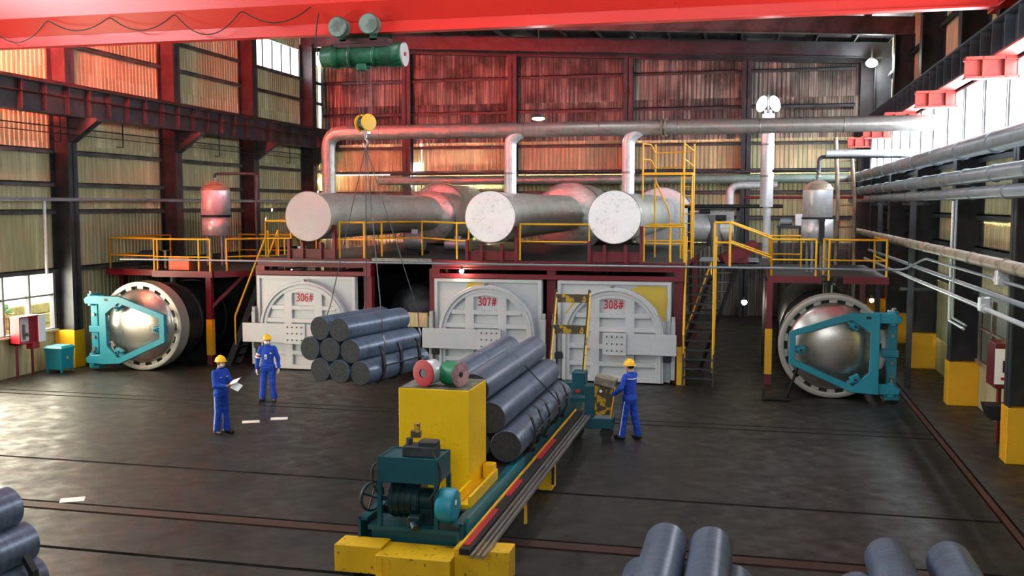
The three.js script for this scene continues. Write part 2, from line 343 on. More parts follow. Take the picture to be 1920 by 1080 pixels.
// what lies outside those windows: a low wall of pale stones with bushes
{
  const g = tag(mesh('yard_ground', bx(-29, -21.7, -0.5, -0.3, -40, 4), M.soil), 'pale dusty ground of the yard outside the windows', 'ground'); g.userData.kind = 'structure';
  const w = thing('stone_wall', 'rough pale stone wall in the yard seen through the lower window panes', 'wall', [-25.2, -0.3, 0]);
  const cuts = [0, 1, 2].map(() => bx(0, 0.4, 0, 0.36, -0.42, 0.42, 0.05));
  for (let r = 0; r < 5; r++) for (let k = 0; k < 10; k++) { const o = mesh('stone', cuts[(r + k) % 3], M.stone, w); o.position.set(rr(-0.05, 0.05), r * 0.38, -32 + k * 0.9 + (r % 2) * 0.45); o.scale.set(1, 1, rr(0.9, 1.02)); }
  for (const [z, s, lab] of [[-25.5, 0.6, 'olive bush growing on the stone wall behind the window'], [-27.8, 0.75, 'larger pale green bush behind the window by the column']]) {
    const lump = []; for (let i = 0; i < 60; i++) { const a = rr(0, 6.28), h = rr(0, 1), p = rr(0.2, 1); const b = new THREE.IcosahedronGeometry(0.16 * s, 0); b.rotateY(a * 3); lump.push(b.translate(Math.cos(a) * p * s * 0.6, h * s * 1.5, Math.sin(a) * p * s)); }
    const b = mesh('bush', lump, M.leaf); b.position.set(-24.2, -0.2 + 0.9, z); tag(b, lab, 'bush');
  }
}
// ---- back wall
const BC = [-16.42, -11.1, -5.57, -0.2];
{
  const w = structure('wall_back');
  const edges = [-21.12, ...BC, 4.7];
  for (let i = 0; i < edges.length - 1; i++) {
    const a = edges[i] + 0.02, b = edges[i + 1] - 0.02, top = roofY(a) - 0.12;
    const at = (x0, x1, y0, y1, m) => sheet(w, x1 - x0, y1 - y0, [x0, y0, ZB], 0, m);
    at(a, b, 0, 3.4, sootOrShade()); at(a, b, 3.38, 6.6, cream());  // bottom row: darkness under the platforms put into the sheet colour
    if (i === 1) { at(a + 0.62, b, 6.68, 8.15, cream()); at(a, a + 0.6, 7.2, 8.15, cream()); } else at(a, b, i < 1 ? 6.72 : 6.58, 8.15, cream());
    at(a, b, 8.12, 10.0, sootOrShade()); at(a, b, 9.97, top, sootOrShade());
    for (const y of [11.2, 9.6, 7.95, 6.75, 5.75, 4.6]) mesh('girt', [bx(a + 0.2, b - 0.2, y, y + 0.03, ZB + 0.03, ZB + 0.2), bx(a + 0.2, b - 0.2, y - 0.12, y + 0.03, ZB + 0.17, ZB + 0.2)], y > 8 ? M.column : M.girt, w);
  }
  mesh('wall_panel', bx(XL - 0.1, -21.06, 0, 8.3, ZB - 0.06, ZB - 0.02), M.sheet[0], w);
  for (const x of BC) mesh('column', [bx(x - 0.22, x + 0.22, 0, rafterY(x), ZB + 0.44, ZB + 0.47), bx(x - 0.22, x + 0.22, 0, rafterY(x), ZB + 0.05, ZB + 0.08), bx(x - 0.02, x + 0.02, 0, rafterY(x), ZB + 0.05, ZB + 0.47)], M.column, w);
  mesh('column', bx(4.66, 5.2, 0, rafterY(5), ZB + 0.05, ZB + 0.55), M.column, w);
  mesh('wall_sheet', bx(4.65, 5.9, 0, 12.1, ZB - 0.1, ZB), M.sheetSootShade[0], w);
}
{ const o = structure('gap_glow_9'); mesh('window_pane', bx(XL - 0.1, -21.06, 8.3, 12.4, ZB - 0.06, ZB - 0.05), E.cler, o); }  // glowing strip in place of sky seen through the corner gap
// ---- right wall
{
  const w = structure('wall_right');
  mesh('dado_wall', bx(XR, 6.1, 0, 1.15, -47.6, 6.2), M.dado, w);
  for (const z of COLS) hColumn(w, XR - 0.02, 5.05, z, rafterY(5.2), M.column, M.yellow, 1.12);
  for (let i = 0; i < COLS.length; i++) {
    const z0 = i ? COLS[i - 1] : ZB, z1 = COLS[i], l = z1 - z0;
    const at = (y0, y1, m) => sheet(w, l, y1 - y0, [XR, y0, z0], -PI / 2, m);
    if (i !== 4) at(1.02, 3.0, cream());
    at(2.98, 4.7, cream()); at(4.68, 6.3, cream());
    at(6.28, 7.9, cream());
    at(7.88, 9.5, cream()); at(9.48, 12.1, cream());
    for (const y of [3.0, 4.05, 4.85, 6.28, 7.9, 9.2, 10.6]) mesh('girt', [bx(XR - 0.2, XR - 0.03, y, y + 0.03, z0 + 0.2, z1 - 0.2), bx(XR - 0.2, XR - 0.17, y - 0.12, y + 0.03, z0 + 0.2, z1 - 0.2)], M.column, w);
  }
}
glazedBand('window_6', 'z', 5.02, -45.2, -15.6, 6.42, 7.9, 2.1, E.right, -1);
mesh('window_sill', [bx(4.98, 5.74, 6.36, 6.415, -45.2, -15.6), bx(4.98, 5.74, 7.91, 7.95, -45.2, -15.6)], M.girt, scene.getObjectByName('window_6'));  // added to stop glow from the pane backs spilling down the wall
{ // small warm-lit window low in the right wall
  const o = structure('window_7');
  mesh('wall_panel', bx(XR, XR + 0.06, 1.1, 3.05, -27.4, -27.06), M.sheet[0], o); mesh('wall_panel', bx(XR, XR + 0.06, 1.1, 3.05, -21.74, -21.4), M.sheet[0], o);
  const z0 = -27.1, z1 = -21.7, warm = glow(0xffe9a0, 0.5), dimWarm = glow(0xcfd0b0, 0.06);
  for (let i = 0; i < 4; i++) mesh('window_pane', bx(XR + 0.02, XR + 0.03, 1.2, 2.95, z0 + i * 1.35 + 0.04, z0 + (i + 1) * 1.35 - 0.04), i > 1 ? warm : dimWarm, o);
  for (let i = 0; i <= 4; i++) mesh('mullion', bx(XR - 0.06, XR + 0.04, 1.15, 3, z0 + i * 1.35 - 0.04, z0 + i * 1.35 + 0.04), M.pipeTan, o);
  mesh('window_frame', [bx(XR - 0.06, XR + 0.04, 1.1, 1.22, z0 - 0.3, z1 + 0.3), bx(XR - 0.06, XR + 0.04, 2.0, 2.05, z0, z1), bx(XR - 0.06, XR + 0.04, 2.92, 3.02, z0 - 0.3, z1 + 0.3)], M.pipeTan, o);
  rectLight(2.5, 1.6, [XR - 0.1, 2.1, -23.1], [0, 2.1, -23.1], 0xffe9a0, 0.5);
}
// ---- wall behind the camera, with a band of fill windows added out of view
{
  const w = structure('wall_front');
  mesh('wall_panel', [bx(-21.6, 6.1, 0, 6.4, ZF, ZF + 0.2), bx(-21.6, 6.1, 10, 13.6, ZF, ZF + 0.2), bx(-21.6, -4.9, 6.4, 10, ZF, ZF + 0.2), bx(4.9, 6.1, 6.4, 10, ZF, ZF + 0.2)], M.sheet[0], w);
}
glazedBand('added_window_8', 'x', ZF + 0.02, -4.9, 4.9, 6.4, 10, 1.22, E.rear, -1);  // glazing added behind the camera as fill for the front faces
// ---- roof: steel sheets on purlins and rafters, an added open slot that aims sun at the crane bridge, added translucent strips near the camera
{
  const c = structure('ceiling');
  const slabs = (x0, x1, zf0, zf1, n) => {           // a roof sheet whose edges along z follow functions of x
    const pos = [], P = (x, z, up) => [x, roofY(x) + up, z];
    for (let i = 0; i < n; i++) {
      const a = x0 + (x1 - x0) * i / n, b = x0 + (x1 - x0) * (i + 1) / n;
      for (const up of [0, 0.08]) { const q = [P(a, zf0(a), up), P(b, zf0(b), up), P(b, zf1(b), up), P(a, zf1(a), up)]; pos.push(...q[0], ...q[1], ...q[2], ...q[0], ...q[2], ...q[3]); }
    }
    const g = new THREE.BufferGeometry(); g.setAttribute('position', new THREE.Float32BufferAttribute(pos, 3)); g.computeVertexNormals(); return g;
  };
  const far = x => -21.86 - (roofY(x) - 10.25) * 0.733, near = x => -20.84 - (roofY(x) - 11.1) * 0.733, K = z => () => z;  // edges of the added slot follow the sun rays onto the girder back
  const x0 = -21.7, x1 = 6.1;
  for (let i = 0; i < 9; i++) { const a = x0 + (x1 - x0) * i / 9, b = x0 + (x1 - x0) * (i + 1) / 9; mesh('roof_sheet', slabs(a, b, K(-47.7), K(-33.4), 1), M.roof, c); mesh('roof_sheet', slabs(a, b, K(-33.4), far, 1), M.roof, c); }
  mesh('roof_sheet', slabs(x0, -18.8, far, near, 1), M.roof, c); mesh('roof_sheet', slabs(-14, x1, far, near, 3), M.roof, c);
  mesh('roof_sheet', slabs(x0, x1, near, K(-18), 6), M.roof, c); mesh('roof_sheet', slabs(x0, x1, K(-0.8), K(6.5), 1), M.roof, c);
  mesh('roof_sheet', slabs(x0, -13.7, K(-18), K(-16.7), 1), M.roof, c); mesh('roof_sheet', slabs(2.8, x1, K(-18), K(-16.7), 1), M.roof, c);
  mesh('added_skylight', slabs(-13.7, 2.8, K(-18), K(-16.7), 1), E.roof, c);  // added, unseen: lights the front of the girder
  mesh('roof_sheet', slabs(x0, -1.15, K(-16.7), K(-0.8), 3), M.roof, c); mesh('roof_sheet', slabs(0.15, x1, K(-16.7), K(-0.8), 1), M.roof, c);
  mesh('added_skylight', slabs(-1.15, 0.15, K(-16.7), K(-0.8), 1), E.roof, c);  // added, unseen: general fill from above
  const beamTo = (xa, xb, dy, h, z, t) => { const s = extrude([[xa, rafterY(xa) + dy], [xb, rafterY(xb) + dy], [xb, rafterY(xb) + dy + h], [xa, rafterY(xa) + dy + h]], t); return s.translate(0, 0, z - t / 2); };
  for (const z of [ZB + 0.3, ...COLS]) mesh('rafter', [beamTo(XL, XR, 0, 0.03, z, 0.26), beamTo(XL, XR, 0.62, 0.03, z, 0.26), beamTo(XL, XR, 0, 0.64, z, 0.03)], z < -34 && z > -41 ? M.girt : M.column, c);  // one rafter lighter: light falling there is put into its colour
  for (let x = -20.6; x < 5.6; x += 1.55) { const y = rafterY(x) + 0.66; mesh('purlin', [bx(x - 0.03, x + 0.03, y, y + 0.18, -47.3, -26.5), bx(x - 0.03, x + 0.06, y + 0.15, y + 0.18, -47.3, -26.5)], M.column, c); }
}
// ================================================================ CRANE
// ---- runway beams along both long walls
function runway(name, label, X, inward, botMat, y0, y1, m = M.column) {
  const o = thing(name, label, 'crane beam');
  mesh('top_flange', bx(X - 0.22, X + 0.22, y1 - 0.04, y1, -47.2, 5.8), m, o);
  mesh('bottom_flange', bx(X - 0.2, X + 0.2, y0, y0 + 0.04, -47.2, 5.8), botMat, o);
  mesh('web', bx(X - 0.02, X + 0.02, y0 + 0.04, y1 - 0.04, -47.2, 5.8), m, o);
  mesh('crane_rail', bx(X - 0.04, X + 0.04, y1, y1 + 0.1, -47.2, 5.8), M.rail, o);
  const st = bx(inward > 0 ? X : X - 0.2, inward > 0 ? X + 0.2 : X, y0 + 0.04, y1 - 0.04, -0.02, 0.02);
  for (let z = -46.5; z < -10; z += 1.0) mesh('stiffener', st, m, o).position.z = z;
  return o;
}
{
  const l = runway('runway_beam', 'dark crane runway beam with stiffeners along the reddened wall', -20.1, 1, M.column, 7.78, 8.68);
  mesh('conductor_bar', rod([-19.82, 8.3, -47], [-19.82, 8.3, 5.5], 0.025, 6), M.rail, l);
  mesh('cable_line', rod([-20.25, 7.45, -47], [-20.25, 7.45, 5.5], 0.02, 6), M.dark, l);
  mesh('cable_line', rod([-20.2, 7.25, -47], [-20.2, 7.25, 5.5], 0.015, 6), M.dark, l);
  for (let z = -45; z < -18; z += 3.1) mesh('cable_hanger', [bar([-20.2, 7.78, z], [-20.2, 7.0, z], 0.03), bar([-20.2, 7.0, z], [-20.2, 7.0, z + 0.35], 0.03)], M.dark, l);
  const r = runway('runway_beam', 'dark crane runway beam with pale underside above the bright window band', 4.75, -1, M.bracketRed, 7.98, 8.68, M.runwayGrey);
  const brL = extrude([[0, 0], [1.0, 0], [1.0, -0.1], [0.05, -0.75], [0, -0.75]], 0.3), brR = merge([bx(-1.05, 0, -0.06, 0, -0.16, 0.16), bx(-1.05, 0, -0.42, -0.38, -0.16, 0.16), bx(-1.05, 0, -0.42, 0, -0.02, 0.02), bx(-0.35, -0.32, -0.42, 0, -0.16, 0.16), bx(-0.75, -0.72, -0.42, 0, -0.16, 0.16)]);
  uvBox(brL);
  for (const z of COLS.slice(0, 6)) {
    const a = mesh('corbel', brL, M.column, l); a.position.set(-20.55, 7.78, z - 0.15);
    const b = mesh('corbel', brR, M.bracketRed, r); b.position.set(5.1, 7.98, z);
  }
}
// ---- the red bridge girder: a box over an I-beam, with end carriages on the runway rails
const GZ = -20.5;
{
  const o = thing('crane_girder', 'bright red box girder of the overhead crane spanning the hall', 'crane', [0, 0, GZ]);
  const half = [[0.3, 10.4], [0.3, 9.37], [0.1, 9.0]], run = g => g.rotateY(PI / 2);
  const X0 = -20.1, X1 = 4.75;
  const lines = (pts, d) => extrude(pts, d);
  mesh('web_plate', run(lines([[0.3, 9.37], [0.3, 11.12], [0.28, 11.12], [0.28, 9.37]], X1 - X0)).translate(X0, 0, 0), M.craneRed, o);
  mesh('web_plate', run(lines([[-0.3, 9.37], [-0.28, 9.37], [-0.28, 11.12], [-0.3, 11.12]], X1 - X0)).translate(X0, 0, 0), M.craneRed, o);
  mesh('top_plate', bx(X0, X1, 11.12, 11.15, -0.36, 0.36), M.craneRed, o);
  mesh('slant_plate', run(lines([[0.32, 9.38], [0.3, 9.36], [0.08, 9.0], [0.11, 9.0]], X1 - X0)).translate(X0, 0, 0), M.craneRed, o);
  mesh('slant_plate', run(lines([[-0.32, 9.38], [-0.11, 9.0], [-0.08, 9.0], [-0.3, 9.36]], X1 - X0)).translate(X0, 0, 0), M.craneRed, o);
  mesh('lower_beam', [bx(X0 + 0.35, X1 - 0.35, 8.8, 9.02, -0.1, 0.1), bx(X0 + 0.35, X1 - 0.35, 8.76, 8.8, -0.14, 0.14)], M.craneRed, o);
  mesh('added_bounce_plate', bx(X0 + 0.6, X1 - 0.5, 9.06, 9.1, -1.4, -0.09), M.craneRed, o);  // added out of view: sunlit plate that throws red light on the upper walls
  mesh('added_bounce_screen', bx(X0 + 0.6, X1 - 0.5, 9.02, 10.25, -1.43, -1.4), M.craneRed, o);  // added screen: keeps the red bounce off everything lower down
  for (let x = -18; x < 4; x += 2) mesh('added_plate_bracket', bar([x, 9.0, -1.35], [x, 9.3, -0.3], 0.05), M.craneRed, o);  // brackets of the added plate, made up with it
  for (const x of [X0, X1]) mesh('end_carriage', bx(x - 0.2, x + 0.2, 8.9, 9.4, -1.5, 1.5, 0.02), M.craneRed, o);
  for (const x of [X0, X1]) for (const z of [-1.1, 1.1]) mesh('wheel', rod([x - 0.08, 9.0, z], [x + 0.08, 9.0, z], 0.215, 20), M.dark, o);
  for (const [a, n] of [[-18.9, 6]]) { // festoon cable looping below the girder
    const pts = []; for (let i = 0; i <= n * 8; i++) { const t = i / 8, f = t % 1; pts.push([a + t * 1.62, 9.32 - 0.5 * (4 * f * (1 - f)) * (0.75 + 0.25 * Math.sin(Math.floor(t) * 2)), 0.34]); }
    mesh('festoon_cable', tube(pts, 0.012, 6, 0.1, 2), M.dark, o);
  }
}
// ---- electric hoist under the girder
{
  const o = thing('electric_hoist', 'green electric hoist drum with two round motor covers under the red girder', 'hoist', [-8.12, 8.3, GZ]);
  const dr = [[-0.95, 0.2], [-0.93, 0.23], [-0.7, 0.24], [-0.7, 0.27], [-0.55, 0.27], [-0.55, 0.235], [-0.3, 0.235], [-0.3, 0.26], [-0.24, 0.26], [-0.24, 0.235], [0.25, 0.235], [0.25, 0.265], [0.31, 0.265], [0.31, 0.24], [0.6, 0.24], [0.6, 0.26], [0.9, 0.26]];
  mesh('drum_housing', lathe([[0, -0.95], ...dr.map(([x, r]) => [r, x]), [0, 0.9]], 28).rotateZ(-PI / 2), M.hoistGreen, o);
  mesh('end_cover', rod([0.9, 0, 0], [0.94, 0, 0], 0.25, 28), M.endCapGrey, o);
  mesh('end_plug', rod([0.94, 0, 0.04], [0.965, 0, 0.04], 0.045, 12), M.redPaint, o);
  mesh('saddle', [bx(-0.5, 0.6, 0.2, 0.36, -0.16, 0.16, 0.02), bx(-0.6, 0.7, 0.14, 0.24, -0.2, 0.2, 0.02)], mat(0x4a1618, 0.5, 0, T.grime, 0.6), o);
  for (const [x, y] of [[-0.42, 0.56], [0.27, 0.6]]) {
    mesh('motor_cover', rod([x, y, 0.16], [x, y, 0.42], 0.2, 24), M.hoistGrey, o);
    mesh('motor_cover_rim', new THREE.TorusGeometry(0.2, 0.02, 8, 28).translate(x, y, 0.4), M.hoistGreen, o);
    mesh('travel_wheel', rod([x, 0.52, -0.3], [x, 0.52, -0.16], 0.1, 16), M.dark, o);
  }
  mesh('side_plate', [bx(-0.5, -0.34, 0.3, 0.62, 0.13, 0.16), bx(0.2, 0.36, 0.3, 0.62, 0.13, 0.16), bx(-0.6, 0.6, 0.32, 0.62, -0.17, -0.15)], M.hoistGreen, o);
  mesh('rope_guide', [bx(-0.1, 0.12, -0.34, -0.18, 0.02, 0.2, 0.03), ball(0, -0.3, 0.12, 0.06), rod([-0.14, -0.26, 0.1], [0.18, -0.26, 0.1], 0.04)], M.hoistGreen, o);
  for (const [x, z] of [[-0.14, 0.1], [-0.02, 0.16], [0.1, 0.02], [0.2, 0.12]]) mesh('hoist_rope', rod([x, -0.22, z], [x * 0.7 + 0.03, -1.34, z * 0.7], 0.009, 6), M.rope, o);
  mesh('power_cable', tube([[-0.9, 0.9, 0.3], [-0.98, 0.4, 0.3], [-0.96, 0.0, 0.22]], 0.014, 6, 0.3), M.dark, o);
}
// ---- hook block
const HK = [-8.08, 6.42, GZ + 0.06];
{
  const o = thing('hook_block', 'yellow pulley block with steel hook hanging below the hoist', 'hook block', [HK[0], HK[1], HK[2]], -0.65);
  for (const x of [-0.14, 0.14]) mesh('cheek_plate', lathe([[0, -0.02], [0.17, -0.02], [0.19, 0], [0.17, 0.02], [0, 0.02]], 24).rotateZ(PI / 2 - 0.0).rotateY(-0.5 * Math.sign(x) * 0).translate(x, 0.45, 0), M.yellow, o);
  mesh('sheave', lathe([[0.03, -0.09], [0.15, -0.09], [0.13, -0.045], [0.15, 0], [0.13, 0.045], [0.15, 0.09], [0.03, 0.09]], 20).rotateZ(PI / 2).translate(0, 0.45, 0), M.dark, o);
  mesh('cross_head', [bx(-0.14, 0.14, 0.2, 0.3, -0.05, 0.05, 0.01), rod([0, 0.1, 0], [0, 0.24, 0], 0.035)], M.steel, o);
  const hk = []; for (let i = 0; i <= 16; i++) { const a = PI / 2 - i / 16 * PI * 1.5; hk.push([0.085 * Math.cos(a), 0.02 + 0.085 * Math.sin(a), 0]); }
  mesh('hook', tube([[0, 0.14, 0], ...hk], 0.024, 8, 0.02, 2), M.steel, o);
}
// ================================================================ ELECTRODES
const eCache = {};
function electrode(label, near, heading, r, L, group, spin = rr(0, 6), dip = 0) {   // near end, turned from -z towards +x by heading
  const key = r + ',' + L;
  if (!eCache[key]) {
    const c = 0.012;
    const g = lathe([[r - c, 0], [r, c], [r, L * 0.33], [r, L * 0.66], [r, L - c], [r - c, L]], 40);
    const uv = g.attributes.uv, p = g.attributes.position;
    for (let i = 0; i < uv.count; i++) uv.setXY(i, uv.getX(i) * 2 * PI * r, p.getY(i));
    g.rotateX(-PI / 2);
    const a = uvBox(new THREE.CircleGeometry(r - c, 36)), b = uvBox(new THREE.CircleGeometry(r - c, 36).rotateY(PI).translate(0, 0, -L));
    const sk = uvBox(merge([lathe([[0.02, 0], [r * 0.36, -0.006], [r * 0.38, 0.003], [r * 0.4, 0]], 24).rotateX(-PI / 2)]));
    eCache[key] = [g, a, b, sk];
  }
  const [g, a, b] = eCache[key];
  const o = new THREE.Mesh(g, M.graphite); o.name = numbered('graphite_electrode'); o.castShadow = o.receiveShadow = true; scene.add(o);
  mesh('end_face', a, M.graphiteEnd, o); mesh('end_face', b, M.graphiteEnd, o);
  o.rotation.order = 'YXZ'; o.position.set(...near); o.rotation.set(dip, -heading, spin);
  return tag(o, label, 'electrode', group);
}
// ---- the bundle hanging from the crane, in its lifting cradle
const HB = 12.8 * PI / 180, BO = V(-8.36, 1.6, -19.5), bu = V(Math.cos(HB), 0, Math.sin(HB)), bd = V(Math.sin(HB), 0, -Math.cos(HB));
const bAt = (u, y, d) => BO.clone().addScaledVector(bu, u).addScaledVector(bd, d).add(V(0, y, 0));
{
  const r = 0.255, rows = [[-0.5, 0, 'leftmost of the bottom row'], [0.01, 0, 'middle of the bottom row'], [0.52, 0, 'beside the cradle arms in the bottom row'], [-0.76, 0.445, 'leftmost of the middle row'], [-0.25, 0.445, 'middle of the middle row'], [0.27, 0.445, 'long side bare in the middle row'], [-0.5, 0.89, 'upper left on the top row'], [0.01, 0.89, 'on top with its whole side showing']];
  for (const [u, y, where] of rows) electrode(`dark electrode of the hanging bundle, ${where}`, bAt(u, y, rr(-0.02, 0.03)).toArray(), HB, r, 2.4, 'electrodes in the hanging bundle');
  const o = thing('lifting_cradle', 'black steel lifting cradle with curved arms around the hanging electrodes', 'cradle');
  for (const d of [0.55, 1.25, 2.0]) {
    const pts = [[-0.85, 0.1], [-0.8, -0.16], [-0.6, -0.3], [0, -0.31], [0.6, -0.3], [0.78, -0.16], [0.82, 0.1], [0.79, 0.36], [0.72, 0.52]];
    const inner = pts.map(([x, y], i) => [x * 0.94, y + (i < 1 || i > 7 ? 0 : 0.05)]);
    const g = extrude([...pts, ...inner.slice().reverse()], 0.09);
    const m4 = new THREE.Matrix4().makeBasis(bu, V(0, 1, 0), bd.clone().negate()); g.applyMatrix4(m4).translate(...bAt(0, 0, d).toArray());
    mesh('cradle_arm', g, M.dark, o);
  }
  mesh('tie_rod', rod(bAt(0.83, 0.12, 0.55), bAt(0.83, 0.12, 2.05), 0.016, 8), M.dark, o);
  mesh('tie_rod', rod(bAt(0.4, -0.3, 0.5), bAt(0.4, -0.3, 2.1), 0.02, 8), M.dark, o);
  mesh('tie_rod', rod(bAt(-0.5, -0.3, 0.5), bAt(-0.5, -0.3, 2.1), 0.02, 8), M.dark, o);
  for (const d of [0.55, 2.0]) mesh('lifting_lug', tube([bAt(0.76, 0.4, d), bAt(0.8, 0.62, d), bAt(0.72, 0.74, d + 0.04)], 0.022, 8, 0.1), M.steel, o);
  const hook = V(HK[0], HK[1] - 0.05, HK[2]);
  const ends = [[0.74, 0.74, 0.55, 'near right lug'], [0.72, 0.74, 2.05, 'far right lug'], [-0.85, 0.14, 0.6, 'near left side'], [-0.85, 0.14, 2.0, 'far left side']];
  for (const [u, y, d, where] of ends) {
    const e = bAt(u, y, d), mid = u > 0 ? bAt(u - 0.02, 1.1, d) : bAt(-0.82, 0.9, d);
    tag(mesh('wire_sling', tube([hook, u > 0 ? mid : bAt(-0.66, 1.28, d), u > 0 ? mid.clone().add(V(0, -0.1, 0)) : bAt(-0.98, 0.6, d), e], 0.011, 6, 0.1, 3), M.rope), `wire rope sling from the hook to the ${where} of the bundle`, 'rope', 'slings of the hanging bundle');
  }
}
// ---- the bundle lying on the transfer car: two rods end to end in each place
const CARR = 0.27, C0 = [-3.88, 1.09, -15.95];
{
  const rows = [[0, 0, 'low beside the black straps'], [-0.55, 0, 'hidden in the middle of the bottom row'], [-0.27, 0.47, 'in the middle row'], [-0.82, 0.47, 'inside the middle row'], [-0.55, 0.94, 'on the top row'], [-1.12, 0.94, 'on the top row at the far side']];
  for (const [x, y, where] of rows) for (const [dz, half] of [[0, 'nearer rod'], [-2.44, 'farther rod']])
    electrode(`${half} on the transfer car, ${where}`, [C0[0] + x, C0[1] + y, C0[2] + dz], 0.0, CARR, 2.4, 'electrodes on the transfer car');
  const o = thing('load_cradle', 'black curved straps and bars holding the electrodes on the transfer car', 'cradle', [C0[0], C0[1], C0[2]]);
  const st = pts => { const inn = pts.map(([x, y]) => [x - 0.03, y + 0.02]); return extrude([...pts, ...inn.reverse()], 0.1); };
  const side = [[0.02, -0.33], [0.24, -0.28], [0.32, -0.1], [0.33, 0.1], [0.25, 0.32], [0.15, 0.4]], sg = uvBox(st(side));
  for (const z of [-0.95, -1.6, -2.25, -3.3, -4.1]) mesh('strap', sg, M.dark, o).position.z = z;
  mesh('side_bar', rod([0.35, 0.08, -0.9], [0.35, 0.14, -4.6], 0.016, 8), M.dark, o);
  for (const z of [-1.15, -2.25, -4.05]) mesh('base_bar', bx(-1.3, 0.26, -0.34, -0.28, z - 0.05, z + 0.05), M.dark, o);
  mesh('tie_cable', tube([[-0.5, 1.2, -2.6], [-0.1, 0.75, -2.7], [0.2, 0.38, -2.9], [0.33, 0.1, -3.2]], 0.013, 6, 0.2), M.dark, o);
}
// ---- stacks in the foreground
{
  const st = (x, z, list, who) => { for (const [dx, y, where] of list) electrode(`dark electrode ${where}, ${who}`, [x + dx, y, z + rr(-0.03, 0.03)], 0.0, 0.27, 2.4, `electrodes in the ${who}`); };
  st(-0.68, -10.35, [[-0.57, 0.27, 'low on the outer side'], [0, 0.27, 'under the gap'], [0.57, 0.27, 'low on the inner side'], [-0.285, 0.74, 'on top nearer the transfer car'], [0.285, 0.74, 'on top farther from the transfer car']], 'middle front stack');
  st(2.1, -10.45, [[-0.7, 0.27, 'at the lower outer edge'], [0, 0.27, 'under the gap'], [0.7, 0.27, 'at the lower wall side'], [-0.36, 0.74, 'on top away from the wall'], [0.36, 0.74, 'on top nearer the wall']], 'front stack by the floor rail');
  // the stack at the picture's lower edge, rods running away from the camera to the right
  const a = 3 * PI / 180, dir = V(Math.sin(a), 0, -Math.cos(a));
  const ends = [[-9.2, 1.24, -10.74, 'topmost'], [-9.08, 0.76, -10.86, 'second from the top'], [-9.04, 0.28, -10.96, 'lowest, behind the black bracket']];
  for (const [x, y, z, where] of ends) { const e = V(x, y, z).addScaledVector(dir, -2.4); electrode(`blue-grey electrode by the left picture edge, ${where}`, e.toArray(), a, 0.27, 2.4, 'electrodes in the stack at the left edge'); }
  const b = thing('stack_bracket', 'black curved steel bracket in front of the left edge stack', 'bracket', [-9.04, 0, -10.96], -a);
  const s = [[0.3, 0.0], [0.36, 0.25], [0.34, 0.5], [0.16, 0.76], [0.12, 0.72], [0.27, 0.47], [0.29, 0.25], [0.24, 0.0]];
  for (const z of [0.3, 1.0]) mesh('bracket_arm', extrude(s, 0.1).translate(0.02, 0, z), M.dark, b);
  mesh('tie_rod', rod([0.37, 0.36, 0.25], [0.37, 0.3, 1.9], 0.02, 8), M.dark, b);
}
